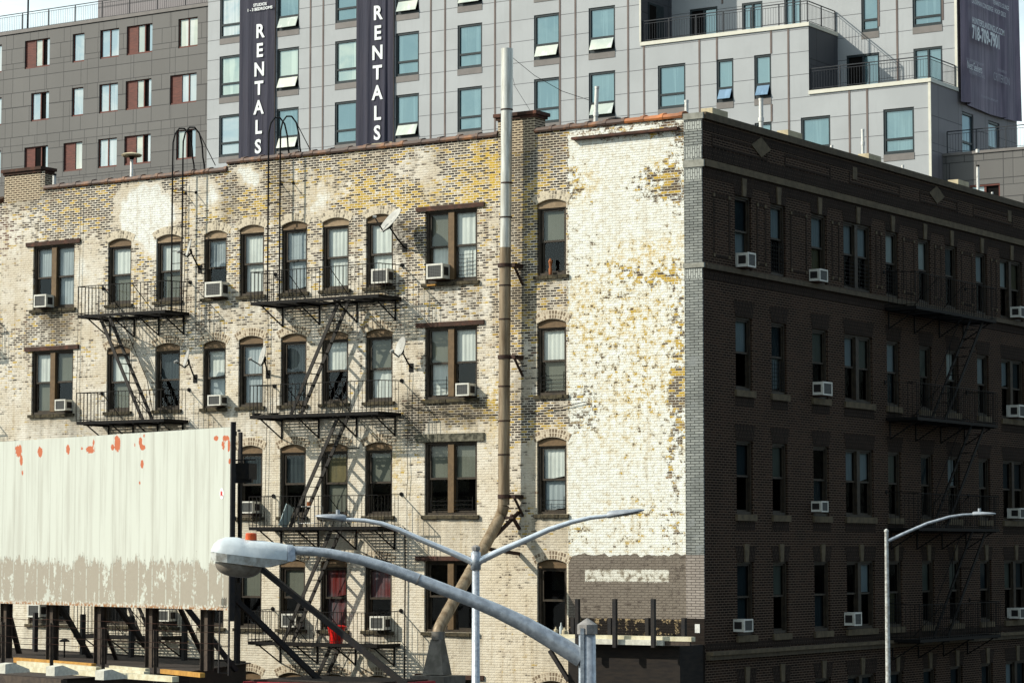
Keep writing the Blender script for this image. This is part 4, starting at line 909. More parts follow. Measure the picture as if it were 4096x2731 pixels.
# ------------------------------------------------------------------ satellite dishes
def dish(c, lnb, mnt, n, R0, label, dy=-.55, logo=False):
    x, z = L(c[0], c[1], dy); C = Vector((x, dy, z)); xm, zm = L(mnt[0], mnt[1], 0); M0 = Vector((xm, 0, zm))
    n = Vector(n).normalized(); t = thing('satellite_dish', M0, label, 'satellite dish', 'satellite dishes on the painted wall')
    u = n.cross(Vector((0, 0, 1))).normalized(); w = u.cross(n)
    b = MB(); b.smooth = True; rings = []
    for i in range(6):
        q = i/5; rings.append([C+(u*math.cos(a)*.9+w*math.sin(a)*1.08)*R0*q+n*(q*q*.13*R0-.1*R0) for a in [k*2*math.pi/28 for k in range(28)]])
    for A, B in zip(rings, rings[1:]):
        for k in range(28): j = (k+1) % 28; b.add([tuple(A[k]), tuple(A[j]), tuple(B[j]), tuple(B[k])])
    rb = [p-n*.015 for p in rings[-1]]
    for k in range(28): j = (k+1) % 28; b.add([tuple(rings[-1][k]), tuple(rings[-1][j]), tuple(rb[j]), tuple(rb[k])])
    rr = rings[-1]; inner = [p-n*.015 for p in rings[2]]
    for k in range(28): j = (k+1) % 28; b.add([tuple(rb[k]), tuple(rb[j]), tuple(inner[j]), tuple(inner[k])])
    b.add([tuple(p) for p in inner]); b.build('reflector', 'dish', t)
    low = C-w*R0*1.0-n*.05; xl, zl_ = L(lnb[0], lnb[1], dy-.25); LN = Vector((xl, dy-.25, zl_))
    b = MB(); b.bar(low, LN, .035, .03); b.build('feed_arm', 'iron', t)
    b = MB(); dd = (C-LN).normalized(); b.tube([LN-dd*.05, LN+dd*.05], [.035, .05], 10); b.build('receiver', 'dish', t)
    b = MB(); bk_ = C-n*.12-w*R0*.45; b.tube([low+n*.03, bk_, bk_.lerp(M0, .5)-Vector((0, 0, .02)), M0+Vector((0, -.02, 0))], .024, 7)
    b.box(M0.x-.07, M0.x+.07, -.02, -.001, M0.z-.12, M0.z+.12); b.bar(tuple(C-n*.06), tuple(bk_), .09, .05); b.build('mast', 'iron', t)
dish((754, 994), (714, 1007), (800, 1076), (-.62, -.74, .25), .25, 'pale satellite dish seen edge-on beside the left roof ladder')
dish((1562, 880), (1498, 868), (1618, 990), (-.35, -.70, .62), .40, 'largest satellite dish, tilted up over the last arched window of the top floor', -.7)
dish((745, 1434), (703, 1447), (781, 1514), (-.6, -.76, .25), .27, 'pale satellite dish right of the second landing of the left fire escape')
dish((1049, 1423), (1000, 1436), (1072, 1496), (-.55, -.8, .25), .28, 'satellite dish with a pinkish face left of the ladder between the wide landings')
dish((1601, 1388), (1567, 1405), (1645, 1470), (-.42, -.85, .3), .28, 'satellite dish with a dark mark beside the second double window')

# ------------------------------------------------------------------ small things on the building
x, z = L(1160, 2100, -.8)
t = thing('plastic_sheet', (x, -.8, zl[2]), 'pale blue plastic board leaning on the third wide fire escape landing', 'board')
b = MB(FL); b.bar((x-.16, .92, zl[2]+.03), (x-.03, .75, zl[2]+.62), .015, .40, up=(0, 1, 0)); b.build('board', 'bluewhite', t)
t = thing('clutter_shelf', (x+.5, -.6, zl[2]), 'small metal shelf holding a flower pot on the third wide fire escape landing', 'shelf')
b = MB(FL)
for zz in (.12, .58): b.box(x+.22, x+.80, .35, .72, zl[2]+zz, zl[2]+zz+.02)
for uu in (.22, .78):
    for dd in (.35, .70): b.box(x+uu, x+uu+.02, dd, dd+.02, zl[2]+.01, zl[2]+.6)
b.build('rack', 'vent', t)
o = MB(FL).tube([(x+.42, .5, zl[2]+.601), (x+.42, .5, zl[2]+.72)], [.05, .07], 10).build('flower_pot', 'terra', org=FL(x+.42, .5, zl[2]+.6)); tag(o, 'small orange flower pot on top of the metal shelf', 'flower pot')
xr, zz = L(1345, 2540, -.7)
b = MB(FL); b.tube([(xr, .7, zl[3]+.01), (xr, .7, zl[3]+.3), (xr+.02, .7, zl[3]+.5)], [.17, .21, .27], 12); o = b.build('red_bag', 'redcloth', org=(xr, -.7, zl[3])); tag(o, 'bright red plastic bag on the lowest wide fire escape landing', 'bag')
for px, w, h, lb, m in ((1024, .13, .12, 'dark potted plant bowl at the left end of the second wide fire escape landing', 'steel_dk'), (1093, .17, .10, 'low green trough on the second wide fire escape landing', 'sillcap')):
    xx = L(px, 1655, -.75)[0]; o = MB(FL).tube([(xx, .75, zl[1]+.005), (xx, .75, zl[1]+h)], [w*.7, w], 12).build('planter', m, org=(xx, -.75, zl[1])); tag(o, lb, 'planter')
# bottles on the sill of the lowest window by the panel
for px, h, r, m, lb in ((2222, .19, .055, 'cream', 'squat white jar on the dark window sill left of the taupe paint'), (2243, .30, .05, 'c_b', 'tall glass bottle on the same dark window sill between the jar and the round pot'), (2257, .17, .07, 'cream', 'round pale pot nearest the taupe paint on the dark window sill')):
    xx, zz = L(px, 2524, -.02); zz = 7.33
    o = MB(FL).tube([(xx, .0, zz), (xx, .0, zz+h*.6), (xx, .0, zz+h*.75), (xx, .0, zz+h)], [r, r, r*.45, r*.4], 12).build('bottle' if 'bottle' in lb else 'jar', m, org=(xx, 0, zz)); tag(o, lb, 'bottle' if 'bottle' in lb else 'jar')
xx, zz = L(2208, 1095, .05); o = MB().tube([(xx, -.03, 16.79), (xx, -.03, 16.95), (xx, -.03, 16.98), (xx, -.03, 17.1), (xx, -.03, 17.14), (xx, -.03, 17.22)], [.04, .05, .03, .045, .06, .02], 12).build('wooden_ornament', 'terra', org=(xx, -.03, 16.79)); tag(o, 'turned wooden ornament standing in the open top window beside the white panel', 'ornament')
x, z = L(2790, 2512, -.04); o = MB(FL).box(x-.07, x+.07, .036, .05, z-.11, z+.11).build('notice', 'vent', org=(x, -.04, z)); tag(o, 'blank white notice on the blackened base of the corner', 'notice')
x, z = L(1726, 1136, -.1); o = MB(FL).box(x-.13, x+.15, -.0, .14, z-.05, z-.012).build('wood_block', 'timber_y', org=(x, -.1, z)); tag(o, 'chunk of wood wedged under the air conditioner with the broken grille', 'wood block')

# ------------------------------------------------------------------ ground and low roofs
def Zp(px, py, z):
    r = ray(px, py); t = (z-CZ)/r[2]; return Vector((CX+r[0]*t, CY+r[1]*t, z))
b = MB(); b.add([(-900, -900, 0), (900, -900, 0), (900, 900, 0), (-900, 900, 0)]); struct(b.build('ground', 'asphalt'))
b = MB(); b.box(.1, 4.2, -14, 60, .004, .14); struct(b.build('pavement', 'pave'))
b = MB(); b.box(4.25, 15, -90, 90, .004, .012); struct(b.build('road', 'asphalt'))
BO = DP(925, 1707, 62); bu = Vector((-.956, .293, 0)); bn = Vector((-.293, -.956, 0)); BT = BO.z; BZ = DP(912, 2440, 62).z
def FB(u, d, z): p = BO+bu*u+bn*d; return (p.x, p.y, z)
RZ = 6.65
lowb = thing('low_building', FB(4, -2, 0), 'low dark building whose flat roof carries the big white billboard', 'building')
LP = [(.3, 4.2), (18, 4.2), (18, -3.6), (4.6, -3.6), (1.4, .2)]
def prism(pts, z0, z1):
    b = MB(FB); b.add([(u, d, z1) for u, d in pts]); b.add([(u, d, z0) for u, d in pts])
    for i in range(len(pts)): p, q = pts[i], pts[(i+1) % len(pts)]; b.add([(*p, z0), (*q, z0), (*q, z1), (*p, z1)])
    return b
prism(LP, 0, RZ-.02).build('wall', 'wood_dk', lowb)
prism([(u-.08 if u < 10 else u, d+(.1 if d > 0 else -.1)) for u, d in LP], RZ-.018, RZ).build('roof', 'roofing', lowb)
MB(FB).box(4.7, 18, -3.66, -3.56, RZ+.001, RZ+.04).build('roof_kerb', 'wood_dk', lowb)
MB(FB).box(.22, 18, 4.2, 4.36, RZ-.32, RZ-.019).build('eaves_board', 'steel_br', lowb)
# ------------------------------------------------------------------ the billboard
bb = thing('billboard', FB(4, 0, RZ), 'big blank white billboard with peeling orange spots and bare grey lower edge on steel posts', 'billboard')
HB = BT-BZ; Wd = 14.
OR = [(75, 1800, 15, 26), (85, 1840, 7, 22), (160, 1808, 11, 22), (272, 1798, 8, 24), (328, 1793, 5, 10), (362, 1798, 20, 16), (374, 1770, 5, 18), (470, 1775, 13, 34), (450, 1788, 7, 14), (540, 1780, 4, 9), (562, 1765, 8, 20), (572, 1790, 11, 12),
      (576, 1742, 5, 8), (568, 1855, 7, 18), (865, 1752, 10, 13), (893, 1780, 8, 22), (903, 1752, 16, 14), (915, 1785, 6, 26), (918, 1845, 6, 14), (90, 1890, 4, 14), (558, 1930, 4, 10)]
b = MB(lambda u, d, z: FB(u, d, z+BZ)); nu, nz_ = 220, 80
for i in range(nu):
    for j in range(nz_): b.add([(Wd*i/nu, 0, HB*j/nz_), (Wd*(i+1)/nu, 0, HB*j/nz_), (Wd*(i+1)/nu, 0, HB*(j+1)/nz_), (Wd*i/nu, 0, HB*(j+1)/nz_)])
for (a, c, e, f) in ((0, -.04, Wd, HB),):
    b.box(a, e, c, -.004, 0, HB)
pan = b.build('sheet_panel', 'bb', bb, weld=False); pan['label'] = 'peeling white corrugated sheets'
me = pan.data; at = me.attributes.new('peel', 'FLOAT', 'POINT'); val = []; o0 = ORG[bb.name]
for v in me.vertices:
    p = v.co+o0; X, Y = prj(*p); X *= 1.7415; Y *= 1.7415; q = 9.
    for cx, cy, rx, ry in OR: q = min(q, ((X-cx)/rx)**2+((Y-cy)/ry)**2)
    val.append(max(0, 1-q/2.2))
at.data.foreach_set('value', val)
b = MB(FB)
for k in range(5): z = BZ+.15+(HB-.3)*k/4; b.box(0, Wd, -.16, -.041, z-.05, z+.05)
b.build('rear_rail', 'steel_dk', bb)
MB(FB).box(-.055, 0, -.10, .02, BZ-.25, BT+.12).build('edge_post', 'steel_dk', bb)
def post_u(px, d):   # where a post seen at px stands, d behind the sheet
    lo, hi = -2., 30.
    for _ in range(40):
        m = (lo+hi)/2; X = prj(*FB(m, d, RZ+1))[0]*1.7415
        if X > px: lo = m
        else: hi = m
    return lo
for px in (30, 215, 407, 613, 834, -160):
    u = post_u(px, -.35); b = MB(FB); z1 = BT-.3
    b.box(u-.10, u+.10, -.27, -.255, RZ, z1); b.box(u-.10, u+.10, -.45, -.435, RZ, z1); b.box(u-.008, u+.008, -.434, -.271, RZ, z1)
    b.box(u+.085, u+.10, -.255, -.18, RZ, BZ+.1)
    b.build('post', 'steel_br', bb)
for px in (142, 332, 527, 739, 949):
    u = post_u(px, -3.2); MB(FB).box(u-.06, u+.06, -3.26, -3.14, RZ, RZ+(2.4 if px == 949 else 1.1)).build('rear_post', 'steel_dk', bb)
def PB(px, py, d):
    r = Vector(ray(px, py)); c = Vector((CX, CY, CZ)); t = ((BO+bn*d-c).dot(bn))/r.dot(bn); return c+r*t
def brace(p, q, w=.13): MB().bar(p, q, w, w*.8).build('brace', 'steel_dk', bb)
for p, q, w in (((-20, 2230), (80, 2625), .13), ((195, 2340), (370, 2645), .13), ((420, 2355), (605, 2610), .13), ((700, 2390), (815, 2625), .1), ((700, 2370), (945, 2680), .13), ((905, 2360), (1350, 2790), .15), ((880, 2140), (1700, 2800), .16), ((405, 2470), (470, 2650), .09)):
    brace(PB(*p, -.5), PB(*q, -2.2 if q[1] < 2700 else -3.4), w)
# walkway box and rear mast at the billboard's right end
cat_ = thing('sign_control_box', DP(975, 2000, 63.2), 'dark electrical box and mast fixed behind the right edge of the billboard', 'electrical box')
c0 = DP(930, 1925, 63.2); c1 = DP(1016, 1845, 63.2); b = MB(); x0, x1 = c0.x, c1.x
b.bar(((c0+c1)/2)+Vector((-.28, -.28*.3, 0)), ((c0+c1)/2)+Vector((.24, .24*.3, 0)), .5, (c1.z-c0.z)*.8); b.build('box', 'steel_dk', cat_)
p, q = DP(931, 1840, 63.2), DP(1022, 1838, 63.2); MB().bar(p, q, .10, .03).build('shelf', 'steel_dk', cat_); p, q = DP(931, 1922, 63.2), DP(1010, 1922, 63.2); MB().bar(p, q, .45, .10).build('shelf', 'steel_dk', cat_)
MB().bar(DP(962, 1728, 63.6), DP(958, 2330, 63.6), .075).build('mast', 'steel_dk', cat_); MB().bar(DP(950, 1722, 63.6), DP(962, 1722, 63.6), .05).build('lamp', 'steel_dk', cat_)
p = [DP(930, 1736, 62.9), DP(938, 1760, 62.9), DP(934, 1800, 62.9), DP(929, 1812, 62.9)]; MB().tube(p, .012, 5).build('handle', 'steel_dk', cat_)
# ladder and fence wires beside it
ld = thing('roof_ladder', DP(905, 2690, 61.5), 'thin black ladder standing under the right end of the billboard', 'ladder')
b = MB(); b.bar(DP(880, 2445, 61.5), DP(874, 2690, 61.5), .03); b.bar(DP(919, 2300, 61.5), DP(914, 2700, 61.5), .035); b.build('rail', 'steel_dk', ld)
b = MB()
for k in range(5): p, q = DP(879, 2478+k*53, 61.5), DP(917, 2478+k*53, 61.5); b.bar(p, q, .018)
b.build('rung', 'steel_dk', ld)
fe = thing('wire_fence', DP(400, 2680, 58.5), 'thin angle posts strung with four sagging wires along the low roof edge', 'fence')
fp = [(-190, 2430, 2640), (9, 2485, 2648), (203, 2490, 2662), (409, 2508, 2676), (617, 2518, 2735)]
for px, y0, y1 in fp:
    p, q = DP(px, y0, 59), DP(px, y1, 59); b = MB(); b.bar(p, q, .055, .02); b.bar(p+Vector((.02, .03, 0)), q+Vector((.02, .03, 0)), .018, .05); b.build('post', 'steel_br', fe)
b = MB()
for k, off in enumerate((2470, 2497, 2543, 2568)):
    P = [DP(px, off+(px)*.035+random.uniform(-3, 3)+(4 if i % 2 else 0), 58.9) for i, px in enumerate((-190, -90, 9, 105, 203, 305, 409, 512, 617, 750, 880))]; b.tube(P, .006, 4)
b.build('wire', 'lintel', fe)
def plank(a, c, w, h, mat, label, z=RZ+.01):
    p, q = Zp(*a, z+h), Zp(*c, z+h); p.z = q.z = z+h/2
    o = MB(); o.bar(p, q, w, h); o = o.build('timber', mat, org=tuple(p)); tag(o, label, 'timber')
plank((63, 2628), (375, 2652), .13, .12, 'timber_y', 'yellow timber lying behind the white ones, left part of the low roof')
plank((250, 2650), (372, 2658), .10, .10, 'timber_y', 'short yellow timber piece between the second and third billboard posts')
plank((77, 2642), (395, 2666), .14, .13, 'timber_w', 'white timber with a pointed left end on the low roof')
plank((206, 2649), (587, 2684), .14, .11, 'timber_w', 'long white timber crossing under the third billboard post')
plank((-120, 2648), (702, 2704), .17, .12, 'timber_w', 'longest white timber along the front of the low roof')
plank((445, 2660), (590, 2672), .12, .1, 'timber_w', 'short cream timber beside the fourth billboard post')
plank((650, 2674), (810, 2690), .12, .1, 'timber_y', 'pale yellow timber between the fourth and fifth billboard posts')
for px, py, lab in ((4, 2673, 'pale concrete block at the low roof edge, at the left edge of the photo'), (201, 2683, 'pale concrete block at the low roof edge below the second billboard post'), (398, 2699, 'pale concrete block at the low roof edge below the third billboard post')):
    p = DP(px, py, 57.2); m = MB()
    pr = [(0, -.1), (0, .1), (.26, .12), (.74, -.03), (.77, -.1)]
    A = [(p.x-.125, p.y+y, p.z+z) for y, z in pr]; B = [(p.x+.125, p.y+y, p.z+z) for y, z in pr]
    m.add(A); m.add(B)
    for i in range(len(A)): j = (i+1) % len(A); m.add([A[i], A[j], B[j], B[i]])
    o = m.build('concrete_block', 'concrete', org=tuple(p-Vector((0, 0, .1)))); tag(o, lab, 'block', 'concrete blocks on the low roof')
p = Zp(257, 2628, RZ); t = thing('mushroom_vent', p, 'small dark mushroom vent on the low roof under the billboard', 'roof vent')
MB().tube([p, p+Vector((0, 0, .46))], .022, 8).build('stem', 'steel_dk', t); MB().tube([p+Vector((0, 0, .42)), p+Vector((0, 0, .46)), p+Vector((0, 0, .50))], [.14, .13, .05], 14).build('cap', 'steel_dk', t)
# sticker on the billboard
q = DP(813, 1972, 61.95); uu = (q-BO).dot(bu)
o = MB(FB); C = [(uu+.085*math.cos(a)*-1, .006, q.z+.13*math.sin(a)) for a in [k*math.pi/12 for k in range(24)]]; o.add(C); o = o.build('round_sticker', 'ink', bb)
def text_mesh(txt, size, fr, u, z, d, mat, name, parent, bold=.0, align='CENTER', xs=1.):
    cu = bpy.data.curves.new('t', 'FONT'); cu.body = txt; cu.size = size; cu.align_x = align; cu.offset = bold; cu.resolution_u = 3
    to = bpy.data.objects.new('t', cu); COL.objects.link(to); dg = bpy.context.evaluated_depsgraph_get(); me = bpy.data.meshes.new_from_object(to.evaluated_get(dg))
    bpy.data.objects.remove(to); o0 = ORG.get(parent.name, Vector())
    sgn = -1 if fr is FB else 1
    for v in me.vertices: v.co = Vector(fr(u+sgn*v.co.x*xs, d, z+v.co.y))-o0
    me.materials.clear(); me.materials.append(MT[mat]); uvl = me.uv_layers.new(name='UVMap') if not me.uv_layers else me.uv_layers[0]; uvl.name = 'UVMap'
    o = bpy.data.objects.new(name, me); COL.objects.link(o); o.parent = parent; ORG[o.name] = o0; return o
text_mesh('R', .16, FB, uu, q.z-.055, .012, 'redcloth', 'sticker_letter', bb, .006)
b = MB(FB)
for k in range(6): u = .14+k*.038; b.box(u, u+.014, .003, .005, BZ+.08+.02*(k % 3), BZ+.30-.03*(k % 2))
b.box(.13, .37, .003, .005, BZ+.06, BZ+.075); b.build('graffiti_scrawl', 'steel_dk', bb)
# ------------------------------------------------------------------ the black sign frame against the wall at lower right
yS = -1.3; sx0, sx1 = L(2268, 2600, yS)[0], -.08; zS = L(2600, 2580, yS)[1]
sf = thing('signboard_structure', (sx0+1.5, -1, 0), 'black sign structure with a pale beam and three upright posts below the taupe paint', 'sign frame')
MB(FL).box(sx0, sx1+.05, .02, 1.25, 0, zS).build('backing_box', 'wood_dk', sf)
by0, by1 = L(2210, 2541, -1.5)[0], L(2765, 2549, -1.5)[0]; zb1 = L(2500, 2541, -1.5)[1]; zb0 = L(2500, 2559, -1.5)[1]
MB(FL).box(by0, by1, 1.3, 1.5, zb0, zb1).build('top_beam', 'timber_w', sf)['label'] = 'pale yellow top edge beam'
MB(FL).box(by0, L(2649, 2560, -1.62)[0], 1.502, 1.60, L(2500, 2577, -1.6)[1], L(2500, 2556, -1.6)[1]).build('fascia_board', 'concrete', sf)
MB(FL).box(L(2649, 2560, -1.5)[0], by1-.05, 1.42, 1.49, zb0-.10, zb0-.002).build('fascia_board', 'steel_br', sf)
for px in (2307, 2456, 2610):
    x, z1 = L(px, 2394, -1.75); MB(FL).box(x-.05, x+.05, 1.66, 1.76, L(px, 2588, -1.7)[1], z1).build('post', 'steel_dk', sf)
for px in (2290, 2438, 2588, 2733):
    x, z1 = L(px, 2470, -.5); MB(FL).box(x-.05, x+.05, .40, .52, 2, z1).build('rear_post', 'steel_dk', sf)
MB().bar((L(2200, 2600, -.9)[0], -.9, L(2200, 2600, -.9)[1]), (L(2275, 2720, -.9)[0], -.9, L(2275, 2720, -.9)[1]), .10).build('brace', 'steel_dk', sf)
# red roof edge of a low unit at the bottom
yK = -9.; a, c = L(985, 2720, yK), L(1470, 2702, yK)
t = thing('red_canopy', (a[0]+2, yK+1, 0), 'red painted metal roof edge of a low unit at the bottom of the photo', 'canopy')
MB().box(a[0], c[0], yK, yK+2.6, 0, a[1]-.9).build('wall', 'wood_dk', t); MB().box(a[0]-.05, c[0]+.05, yK-.06, yK+2.7, a[1]-.88, a[1]-.02).build('fascia', 'redmetal', t); MB().box(a[0]+.05, c[0]-.1, yK+.1, yK+2.6, a[1]-.018, a[1]+.02).build('roof', 'roofing', t)

# ------------------------------------------------------------------ street lamps
def swept(pts, depth): return [DP(x, y, depth) for x, y in pts]
cr_ = Vector((rt[0], rt[1], 0)); cf = Vector((fw[0], fw[1], 0)); UP = Vector((0, 0, 1))
# near cobra-head lamp
d1 = 21.3; base = DP(2349, 2600, d1); base.z = 0
lp = thing('street_lamp', base, 'large grey cobra head street lamp with orange photocell, close in the foreground', 'street lamp')
pt = DP(2349, 2534, d1); b = MB(); b.tube([base, (base.x, base.y, pt.z)], [.11, .068], 8, ph=.3); b.build('pole', 'galv', lp)
b = MB(); b.tube([pt-UP*.0, pt+UP*.075], .082, 8, ph=.3); b.tube([pt+UP*.0751, pt+UP*.125], [.08, .006], 8, ph=.3); b.build('pole_cap', 'galv_dk', lp)
b = MB(); e_ = pt+cr_*-.06+cf*-.05-UP*.02; b.tube([e_+cr_*-.02, e_+cr_*-.035], .008, 8); b.build('bolt', 'steel_dk', lp)
arm = swept([(2325, 2630), (2308, 2620), (2220, 2566), (2098, 2495), (1986, 2441), (1893, 2402), (1800, 2366), (1669, 2314), (1553, 2271), (1436, 2236), (1320, 2212), (1240, 2203), (1165, 2200)], d1)
b = MB(); b.smooth = True; b.tube(arm, [.076, .075, .071, .064, .058, .054, .051, .047, .044, .041, .038, .036, .034], 24); b.build('arm', 'galv', lp)
P = DP(2318, 2610, d1); b = MB(); b.bar(P+UP*.20+cr_*.02, P-UP*.24+cr_*.02, .03, .16, up=tuple(cf)); b.build('arm_bracket', 'galv', lp)
b = MB(); P = DP(1672, 2316, d1); b.tube([P, P+(DP(1676, 2318, d1)-P)], .051, 24); b.build('arm_joint', 'galv_dk', lp)
def loft(secs, close=True, smooth=True):
    b = MB(); b.smooth = smooth; n = len(secs[0])
    for A, B in zip(secs, secs[1:]):
        for i in range(n): j = (i+1) % n; b.add([tuple(A[i]), tuple(A[j]), tuple(B[j]), tuple(B[i])])
    b.add([tuple(p) for p in secs[0]]); b.add([tuple(p) for p in secs[-1]]); return b
def H1(x, y): return DP(780+x*.2211, 2080+y*.2211, d1)     # point on the head's middle plane
def half(top, bot, hw, n=9):   # upper half section between two points
    c = []; h = (top-bot).length
    for i in range(n): a = math.pi*i/(n-1); c.append(bot+cf*(hw*math.cos(a))+(top-bot)*(math.sin(a)**.7))
    return c
secs = [half(H1(x, t), H1(x, s), w) for x, t, s, w in ((298, 545, 562, .03), (310, 505, 566, .07), (345, 430, 571, .115), (430, 350, 584, .15), (560, 305, 602, .17), (750, 305, 624, .175), (880, 335, 641, .17), (960, 372, 650, .165), (1010, 358, 656, .16), (1250, 372, 683, .145), (1500, 408, 706, .115), (1680, 440, 722, .085))]
loft(secs).build('housing', 'lamp_w', lp)
secs = [[p for p in (H1(x, t)+cf*w, H1(x, t)-cf*w, H1(x, s)-cf*w*.94, H1(x, s)+cf*w*.94)] for x, t, s, w in ((300, 572, 715, .07), (420, 586, 735, .15), (620, 610, 765, .175), (900, 645, 800, .17), (1200, 680, 838, .155), (1340, 695, 852, .14), (1500, 712, 810, .12), (1690, 730, 760, .09))]
loft(secs, smooth=False).build('skirt', 'lamp_d', lp)
c0, c1 = H1(365, 742), H1(1215, 858); mid = (c0+c1)/2; ax = (c1-c0)/2; dn = -UP
secs = []
for k in range(8):
    a = k/7*math.pi/2; r = math.cos(a)**.75; dep_ = math.sin(a)*.105
    secs.append([mid-ax*.10*math.sin(a)+ax*(r*math.cos(q))+cf*(.15*r*math.sin(q))+dn*dep_+dn*.0 for q in [i*2*math.pi/24 for i in range(24)]])
loft(secs[:-1]+[secs[-1]]).build('lens', 'lens', lp)
b = MB(); b.smooth = True; b.tube([H1(1013, 362), H1(1015, 350), H1(1015, 245), H1(1015, 228)], [.043, .046, .045, .036], 24); b.build('photocell', 'orange', lp)
MB().tube([H1(1013, 380), H1(1013, 363)], .05, 16).build('photocell_base', 'lamp_d', lp)
b = loft([half(H1(1681, 436), H1(1690, 740), .088), half(H1(1760, 444), H1(1768, 742), .082), half(H1(1815, 478), H1(1825, 705), .055)]); b.build('arm_collar', 'galv', lp)
# leaf-shaped LED head
def led_head(parent, root, tip, hw, th, mat='lamp_g', node=None):
    ax = tip-root; secs = []
    for s, w, t, o in ((0, .28, .8, 0), (.06, .42, 1, 0), (.2, .62, 1.0, 0), (.45, 1, .85, 0), (.7, .95, .62, 0), (.9, .6, .42, 0), (1, .15, .2, 0)):
        c = root+ax*s; secs.append([c+cf*(hw*w*math.cos(a))+UP*(th*t*(math.sin(a) if math.sin(a) > 0 else math.sin(a)*.45)) for a in [k*math.pi/8 for k in range(16)]])
    loft(secs).build('lamp_head', mat, parent)
    c = root+ax*.58-UP*th*.36; u = ax.normalized(); L_ = ax.length*.3
    b = MB(); b.bar(c-u*L_, c+u*L_, hw*1.1, .02, up=(0, 0, 1)); b.build('led_panel', 'lens', parent)
    if node: b = MB(); b.tube([root+ax*node+UP*th*.8, root+ax*node+UP*(th+.07)], .035, 12); b.build('photocell', 'lamp_g', parent)
d2 = 45.; base = DP(1903, 2600, d2); base.z = 0; tp = DP(1897, 2200, d2); tp.x, tp.y = base.x, base.y
l2_ = thing('street_lamp', base, 'double arm street lamp with two polished arms spread in a V', 'street lamp')
MB().tube([base, tp], [.10, .062], 8, ph=.2).build('pole', 'galv', l2_); MB().tube([tp, tp+UP*.06, tp+UP*.09], [.075, .075, .02], 8, ph=.2).build('pole_cap', 'galv_dk', l2_)
z2 = DP(1897, 2245, d2).z; MB().tube([Vector((base.x, base.y, z2-.14)), Vector((base.x, base.y, z2+.16))], .085, 8, ph=.2).build('arm_clamp', 'galv', l2_)
for pts, h0, h1, nd in (([(1905, 2249), (2000, 2203), (2098, 2161), (2196, 2117), (2290, 2086), (2360, 2070), (2432, 2062)], (2428, 2064), (2577, 2040), None),
                    ([(1890, 2249), (1879, 2241), (1786, 2200), (1693, 2161), (1599, 2119), (1529, 2094), (1460, 2081), (1385, 2077)], (1385, 2078), (1262, 2064), .27)):
    A = swept(pts, d2); n = len(A); b = MB(); b.smooth = True; b.tube(A, [.062-.03*i/(n-1) for i in range(n)], 16); b.build('arm', 'alu', l2_)
    led_head(l2_, DP(*h0, d2), DP(*h1, d2), .16, .085, node=nd)
d3 = 60.; base = DP(3551, 2600, d3); base.z = 0; tp = DP(3551, 2126, d3)
tp.x, tp.y = base.x, base.y
l3 = thing('street_lamp', base, 'slim single arm street lamp standing before the shaded brown building', 'street lamp')
MB().tube([base, tp], [.085, .042], 12).build('pole', 'lamp_d', l3); MB().tube([tp, tp+UP*.04, tp+UP*.07], [.055, .05, .01], 10).build('pole_cap', 'lamp_d', l3)
A = swept([(3553, 2162), (3620, 2131), (3709, 2092), (3798, 2066), (3850, 2058), (3892, 2056)], d3); b = MB(); b.smooth = True; b.tube(A, [.04, .036, .033, .03, .027, .025], 12); b.build('arm', 'galv', l3)
led_head(l3, DP(3890, 2057, d3), DP(3983, 2054, d3), .14, .065, node=.3)

# ------------------------------------------------------------------ the modern building behind
FB0 = 46.; YB = 48.95
bgb = thing('modern_building', (-35, 50, 0), 'stepped modern apartment block in pale grey panels with set-back terraces', 'building')
F0 = FP(FB0); F1 = FP(YB)
xt, xv1, xv2 = -28.62, -19.93, -14.07; xl = L(830, 300, FB0)[0]
def facewall(fr, u0, u1, z0, z1, holes, mat, name, parent):
    h = [(a, c, e, f, False) for a, c, e, f in holes]; return cut_wall(fr, u0, u1, z0, z1, h, 50., dep=.22).build(name, mat, parent)
def hole(px0, py0, px1, py1, y): # rectangle on a plane from two diagonal corners seen at (left, top centre) .. (right, bottom centre)
    m = (px0+px1)/2; return (L(px0, (py0+py1)/2, y)[0], L(px1, (py0+py1)/2, y)[0], L(m, py1, y)[1], L(m, py0, y)[1])
ZR = 3.09; zt0, zb0_ = 35.0, 32.83
rows = [35.0+ZR, 35.0, 35.0-ZR, 35.0-2*ZR]
def bgwin(fr, h, kind, parent, openlow=False, vent='bgw'):
    u0, u1, z0, z1 = h; b = MB(fr); w = .10
    b.box(u0, u0+w, -.16, -.04, z0, z1); b.box(u1-w, u1, -.16, -.04, z0, z1); b.box(u0+w, u1-w, -.16, -.04, z1-.11, z1); b.box(u0+w, u1-w, -.16, -.04, z0, z0+.14)
    zm = z0+(z1-z0)*.33; b.box(u0+w, u1-w, -.15, -.05, zm-.05, zm+.05)
    win = b.build('window', 'alub', parent)
    MB(fr).box(u0-.0, u1+.0, -.05, .02, z0-.30, z0-.002).build('sill_panel', 'tsill', win)
    b = MB(fr); b.box(u0+w, u1-w, -.12, -.11, zm+.05, z1-.11); b.build('pane', kind, win)
    if openlow:
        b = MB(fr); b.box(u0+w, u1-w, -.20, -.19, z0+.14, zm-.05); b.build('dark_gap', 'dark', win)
        b = MB(fr); b.bar(((u0+u1)/2, -.06, zm-.07), ((u0+u1)/2, .16, z0+.13), u1-u0-.24, .03, up=(0, 0, 1)); b.build('open_vent_pane', vent, win)
    else:
        b = MB(fr); b.box(u0+w+.02, u1-w-.02, -.12, -.11, z0+.14, zm-.05); b.build('pane', kind, win)
    return win
cols = []   # px left, px right at reference, rows with (kind, open)
